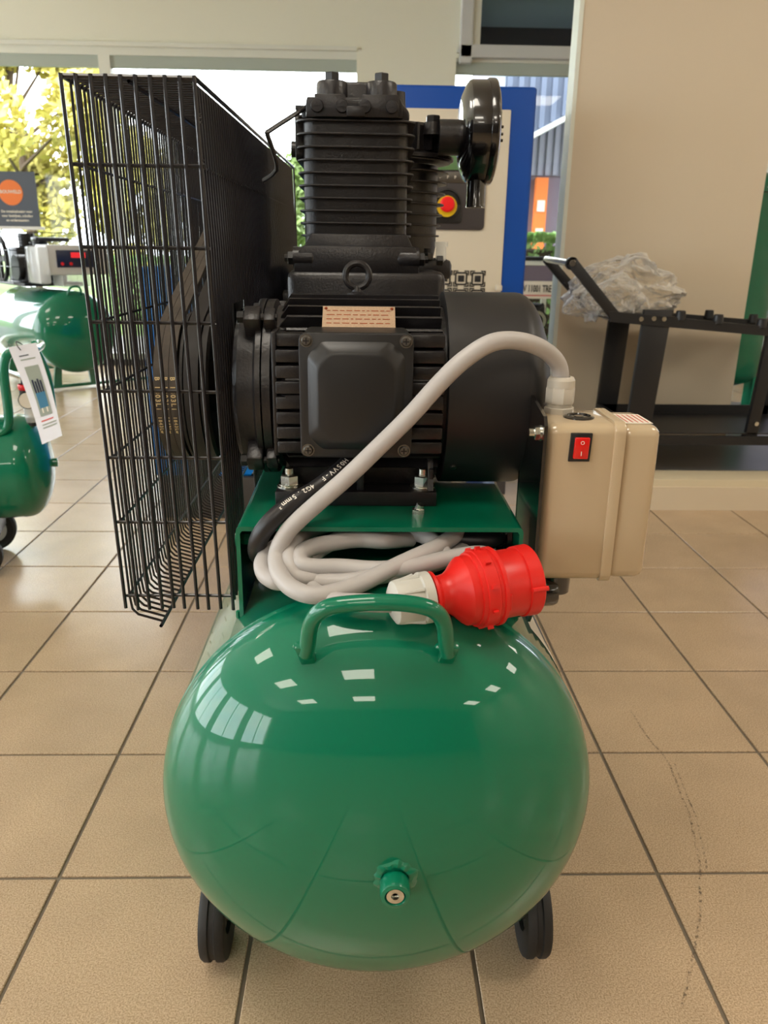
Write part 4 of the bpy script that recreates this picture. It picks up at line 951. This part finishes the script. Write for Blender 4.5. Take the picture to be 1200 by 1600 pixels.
# top tray, sloping slightly to the right
def zt(x): return .783-(x-.95)*.082
b = B().prism([(.945, zt(.945)), (1.75, zt(1.75)), (1.75, zt(1.75)-.035), (.96, zt(.96)-.04)], 3.095, 3.115, 'xz').prism([(.945, zt(.945)-.006), (2.0, zt(1.9)-.0), (2.0, zt(1.9)-.03), (.96, zt(.96)-.04)], 3.515, 3.53, 'xz')
b.prism([(.945, zt(.945)-.030), (1.75, zt(1.75)-.03), (1.75, zt(1.75)-.034), (.96, zt(.96)-.034)], 3.11, 3.52, 'xz').box(1.17, 1.22, 3.1, 3.5, zt(1.2)-.012, zt(1.2)+.002)
b.out('top_tray', 'shelf_black', tr, smooth=False)
for x, y in ((1.235, 3.11), (1.385, 3.11), (1.56, 3.11), (1.34, 3.51), (1.52, 3.51), (1.72, 3.51)):
    B().cyl((x, y, zt(x)-.01), (x, y, zt(x)+.028), .021, 16, r2=.018, bev=.003).out('bin_knob', 'shelf_black', tr)
for x, z in ((1.075, .755), (1.125, .757), (1.165, .756), (1.598, .345)): B().cyl((x-.0, 3.1, z), (x, 3.09, z), .009, 12).out('screw_head', 'zinc', tr)
b = B().box(1.06, 2.05, 3.10, 3.50, .300, .305).box(1.06, 2.05, 3.095, 3.105, .255, .292).box(1.06, 2.05, 3.50, 3.51, .292, .345).box(1.06, 1.08, 3.1, 3.5, .255, .345)
b.out('lower_shelf', 'shelf_black', tr, smooth=False)
strap((1.598, .350), (1.56, .27), 3.105, .012).out('brace', 'shelf_black', tr)
for x, y in ((1.12, 3.14), (1.12, 3.46), (1.95, 3.14), (1.95, 3.46)):
    w = B().lathe([(0, -.015), (.045, -.015), (.05, -.01), (.05, .01), (.045, .015), (0, .015)], (x, y, .1805), (0, 1, 0), 24).out('castor', 'rubber', tr)
    B().box(x-.02, x+.02, y-.022, y+.022, .215, .256, .003).out('castor_fork', 'steel_dark', w)
# crumpled plastic bag
def bag():
    t = bmesh.new(); bmesh.ops.create_icosphere(t, subdivisions=5, radius=1)
    for v in t.verts:
        p = v.co.copy(); n1 = mnoise.noise(p*2.3+Vector((3, 1, 7))); n2 = abs(mnoise.noise(p*5.1+Vector((1, 9, 2)))); n3 = abs(mnoise.noise(p*11+Vector((4, 2, 8))))
        r = 1+.26*n1-.20*n2-.035*n3
        q = Vector((p.x*.25, p.y*.17, p.z*.135))*r
        q.z -= .16*(q.x) if q.x > 0 else .55*q.x*-.45
        if q.x > .08: q.z *= .75
        v.co = q
    return t
t = bag(); bmesh.ops.transform(t, matrix=Matrix.Translation((1.07, 3.33, .868)), verts=t.verts)
for v in t.verts:
    if v.co.z < zt(v.co.x)-.005 and v.co.x > .96: v.co.z = zt(v.co.x)-.005
b = B()._merge(t); b.out('plastic_bag', 'film', None, ang=80, label='crumpled clear plastic bag heaped on the trolley beside its push handle', cat='bag')
t = bag(); bmesh.ops.transform(t, matrix=Matrix.Translation((1.02, 3.32, .84)) @ Matrix.Rotation(2, 4, 'Z') @ Matrix.Diagonal((.62, .62, .7, 1)), verts=t.verts)
B()._merge(t).out('inner_fold', 'film', bpy.data.objects['plastic_bag'], ang=80)
# vertical green receiver
VX, VY = 2.03, 4.45
vt = thing('air_receiver', 'upright green air receiver tank on pale green legs behind the cream partition', 'tank', (VX, VY, .1305))
b = B().lathe([(max(0, r), h) for r, h in [(0, .28)]+[(.205*math.sin(PI/2*i/10), .38-.10*math.cos(PI/2*i/10)) for i in range(1, 11)]+[(.205, .45), (.205, 1.30), (.222, 1.302), (.222, 1.318), (.205, 1.32)]+[(.205*math.cos(PI/2*i/10), 1.325+.09*math.sin(PI/2*i/10)) for i in range(1, 11)]], (VX, VY, 0), seg=56)
b.out('tank_shell', 'green', vt, ang=40)
for k in range(12):
    a = 2*PI*k/12+.2; b = B(); b.cyl((VX+.214*math.cos(a), VY+.214*math.sin(a), 1.29), (VX+.214*math.cos(a), VY+.214*math.sin(a), 1.335), .010, 8)
    b.out('flange_bolt', 'zinc', vt)
for a in (215, 335, 95):
    a = math.radians(a); x, y = VX+.17*math.cos(a), VY+.17*math.sin(a); b = B().box(-.03, .03, -.006, .006, .1305, .50, .001, M=Matrix.Translation((x, y, 0)) @ Matrix.Rotation(a, 4, 'Z')).box(-.006, .006, -.035, .035, .1305, .50, .001, M=Matrix.Translation((x+.02*math.cos(a), y+.02*math.sin(a), 0)) @ Matrix.Rotation(a, 4, 'Z')); b.out('leg', 'green_pale', vt)
b = B().cyl((VX, VY, 1.40), (VX, VY, 1.50), .016, 12).cyl((VX-.03, VY, 1.505), (VX+.11, VY, 1.505), .02, 14).tube([(VX+.04, VY, 1.52), (VX+.05, VY-.02, 1.55), (VX+.12, VY-.02, 1.585)], .007, 8); b.out('outlet_valve', 'brass', vt)
b = B().lathe([(0, 0), (.04, 0), (.04, .025), (0, .025)], (VX-.035, VY, 1.61), (0, -1, 0), 24).cyl((VX-.035, VY-.01, 1.5), (VX-.035, VY-.01, 1.58), .008, 8); b.out('pressure_gauge', 'gloss_black', vt)

# ================================================================== OUTSIDE
B().box(-60, 60, Y1+.2, 9.6, -.10, -.02).out('ground', 'asphalt', smooth=False, kind='structure')
B().box(-60, 60, 9.6, 90, -.10, -.03).out('lawn', 'grass', smooth=False, kind='structure')
def leafmesh(name, n, fn, size, seed):
    rnd = random.Random(seed); vs, fs = [], []
    for i in range(n):
        c = fn(rnd); d = Vector((rnd.uniform(-1, 1), rnd.uniform(-1, 1), rnd.uniform(-1, 1))).normalized(); e = d.orthogonal().normalized(); g = d.cross(e); s = size*rnd.uniform(.6, 1.3); k = len(vs)
        vs += [c-e*s, c+g*s*.55, c+e*s, c-g*s*.55]; fs.append((k, k+1, k+2, k+3))
    me = bpy.data.meshes.new(name); me.from_pydata([tuple(v) for v in vs], [], fs); return me
def tree(x, y, h, r, leaf, label, seed, n=9000, dens=1., trunk=.12, cbase=.3):
    t = thing('tree', label, 'tree', (x, y, -.03)); rnd = random.Random(seed)
    b = B().tube([(x, y, -.03), (x+.05, y, h*.35), (x-.05, y+.05, h*.8)], lambda q: trunk*(1-.75*q), 8, smooth=3)
    lobes = []
    for k in range(16):
        a = rnd.uniform(0, 2*PI); zz = h*(cbase+(1-cbase)*rnd.random()); rr = r*math.sin(PI*min(1, max(.12, (zz/h-cbase)/(1-cbase)*.85+.12)))*rnd.uniform(.35, .8)
        c = Vector((x+rr*math.cos(a), y+rr*math.sin(a), zz)); lobes.append((c, r*rnd.uniform(.26, .42)))
        b.tube([(x, y, zz*.75), tuple(c)], lambda q: trunk*.3*(1-.8*q), 5, smooth=0)
    b.out('trunk', 'bark', t)
    def fn(q):
        c, s = lobes[int(q.random()*len(lobes))]; v = Vector((q.gauss(0, 1), q.gauss(0, 1), q.gauss(0, 1))).normalized()*s*(q.random()**.45); return c+v
    link('foliage', leafmesh('foliage', n, fn, .085, seed), leaf, t, smooth=False, kind='stuff')
tree(-5.6, 14, 4.6, 1.9, 'leaf_yellow', 'autumn yellow tree beyond the left window, nearest the poster', 11, 13000)
tree(-5.6, 20.5, 3.3, 1.5, 'leaf_yellow', 'low yellow-green tree beyond the left window, left of the belt guard', 12, 9000, cbase=.12)
tree(-9.6, 20, 4.8, 2.2, 'leaf_green', 'greenish tree beyond the window at the left edge', 16, 9000)
tree(-2.6, 17.5, 2.9, 1.5, 'leaf_green', 'dark green tree outside seen through the left half of the guard', 13, 13000, cbase=.15)
tree(-1.0, 21, 3.3, 1.9, 'leaf_green', 'dark green tree outside seen through the right half of the guard', 14, 13000, cbase=.12)
tree(.9, 24, 2.9, 1.6, 'leaf_yellow', 'short pale tree outside just left of the pump cylinder', 15, 8000, cbase=.1)
# hedges
def hedge(x0, x1, y0, y1, h, label, seed, n, nm='hedge', leaf='leaf_hedge'):
    t = thing(nm, label, 'hedge', ((x0+x1)/2, (y0+y1)/2, -.03))
    B().box(x0+.08, x1-.08, y0+.08, y1-.08, -.03, h-.08, .05).out('branch_core', 'bark', t)
    link('foliage', leafmesh('foliage', n, lambda q: Vector((q.uniform(x0, x1), q.uniform(y0, y1) if q.random() > .4 else y0, q.uniform(0, h+.06*q.random()) if q.random() > .4 else h+.06*q.random())), .04, seed), leaf, t, smooth=False, kind='stuff')
hedge(1.3, 5.0, 8.0, 8.5, 1.10, 'trimmed light green hedge below the orange door outside', 21, 9000)
hedge(-3.6, 1.2, 11.5, 12.2, .8, 'low green hedge on the lawn beyond the left window', 22, 7000)
# neighbouring hall
bd = thing('building', 'grey clad hall with an orange door across the yard, right of the blue cabinet', 'building', (3.2, 11, 0))
B().box(1.95, 9, 11.2, 16, -.03, 5.2).out('wall_block', 'outside_wall', bd, smooth=False)
b = B()
for i in range(46): b.box(1.62+.13*i, 1.68+.13*i, 9.96, 10.0, max(2.1, 2.30+(1.65+.13*i-1.94)*.52), 5.2)
b.prism([(1.6, 2.12), (8.0, 5.45), (8.0, 5.6), (1.6, 5.6)], 10.0, 11.2, 'xz'); b.out('cladding', 'clad', bd, smooth=False)
b = B()
for i in range(9): b.box(1.98+.1*i, 2.03+.1*i, 11.16, 11.2, 1.95, 2.6)
b.box(1.95, 3.0, 11.18, 11.22, 1.95, 2.6); b.out('lower_cladding', 'clad_light', bd, smooth=False)
B().prism([(1.6, 2.06), (5.0, 3.83), (5.0, 3.88), (1.6, 2.12)], 9.9, 10.3, 'xz').out('canopy_edge', 'white_metal', bd, smooth=False)
od = B().box(2.26, 2.42, 11.1, 11.2, .2, 1.92).out('orange_door', 'orange', bd, smooth=False)
for z in (.8, 1.15, 1.5): B().box(2.29, 2.39, 11.085, 11.1, z, z+.14).out('door_panel', 'label_white', od, smooth=False)
B().box(1.98, 2.08, 10.9, 11.0, .9, 1.35, .02).out('red_post', 'red_paint', bd)
B().box(2.95, 9, 9.4, 9.5, 0.0, .45).out('yard_wall', 'clad_light', bd, smooth=False)

for o in LOCALS:
    if '_local' in o: del o['_local']
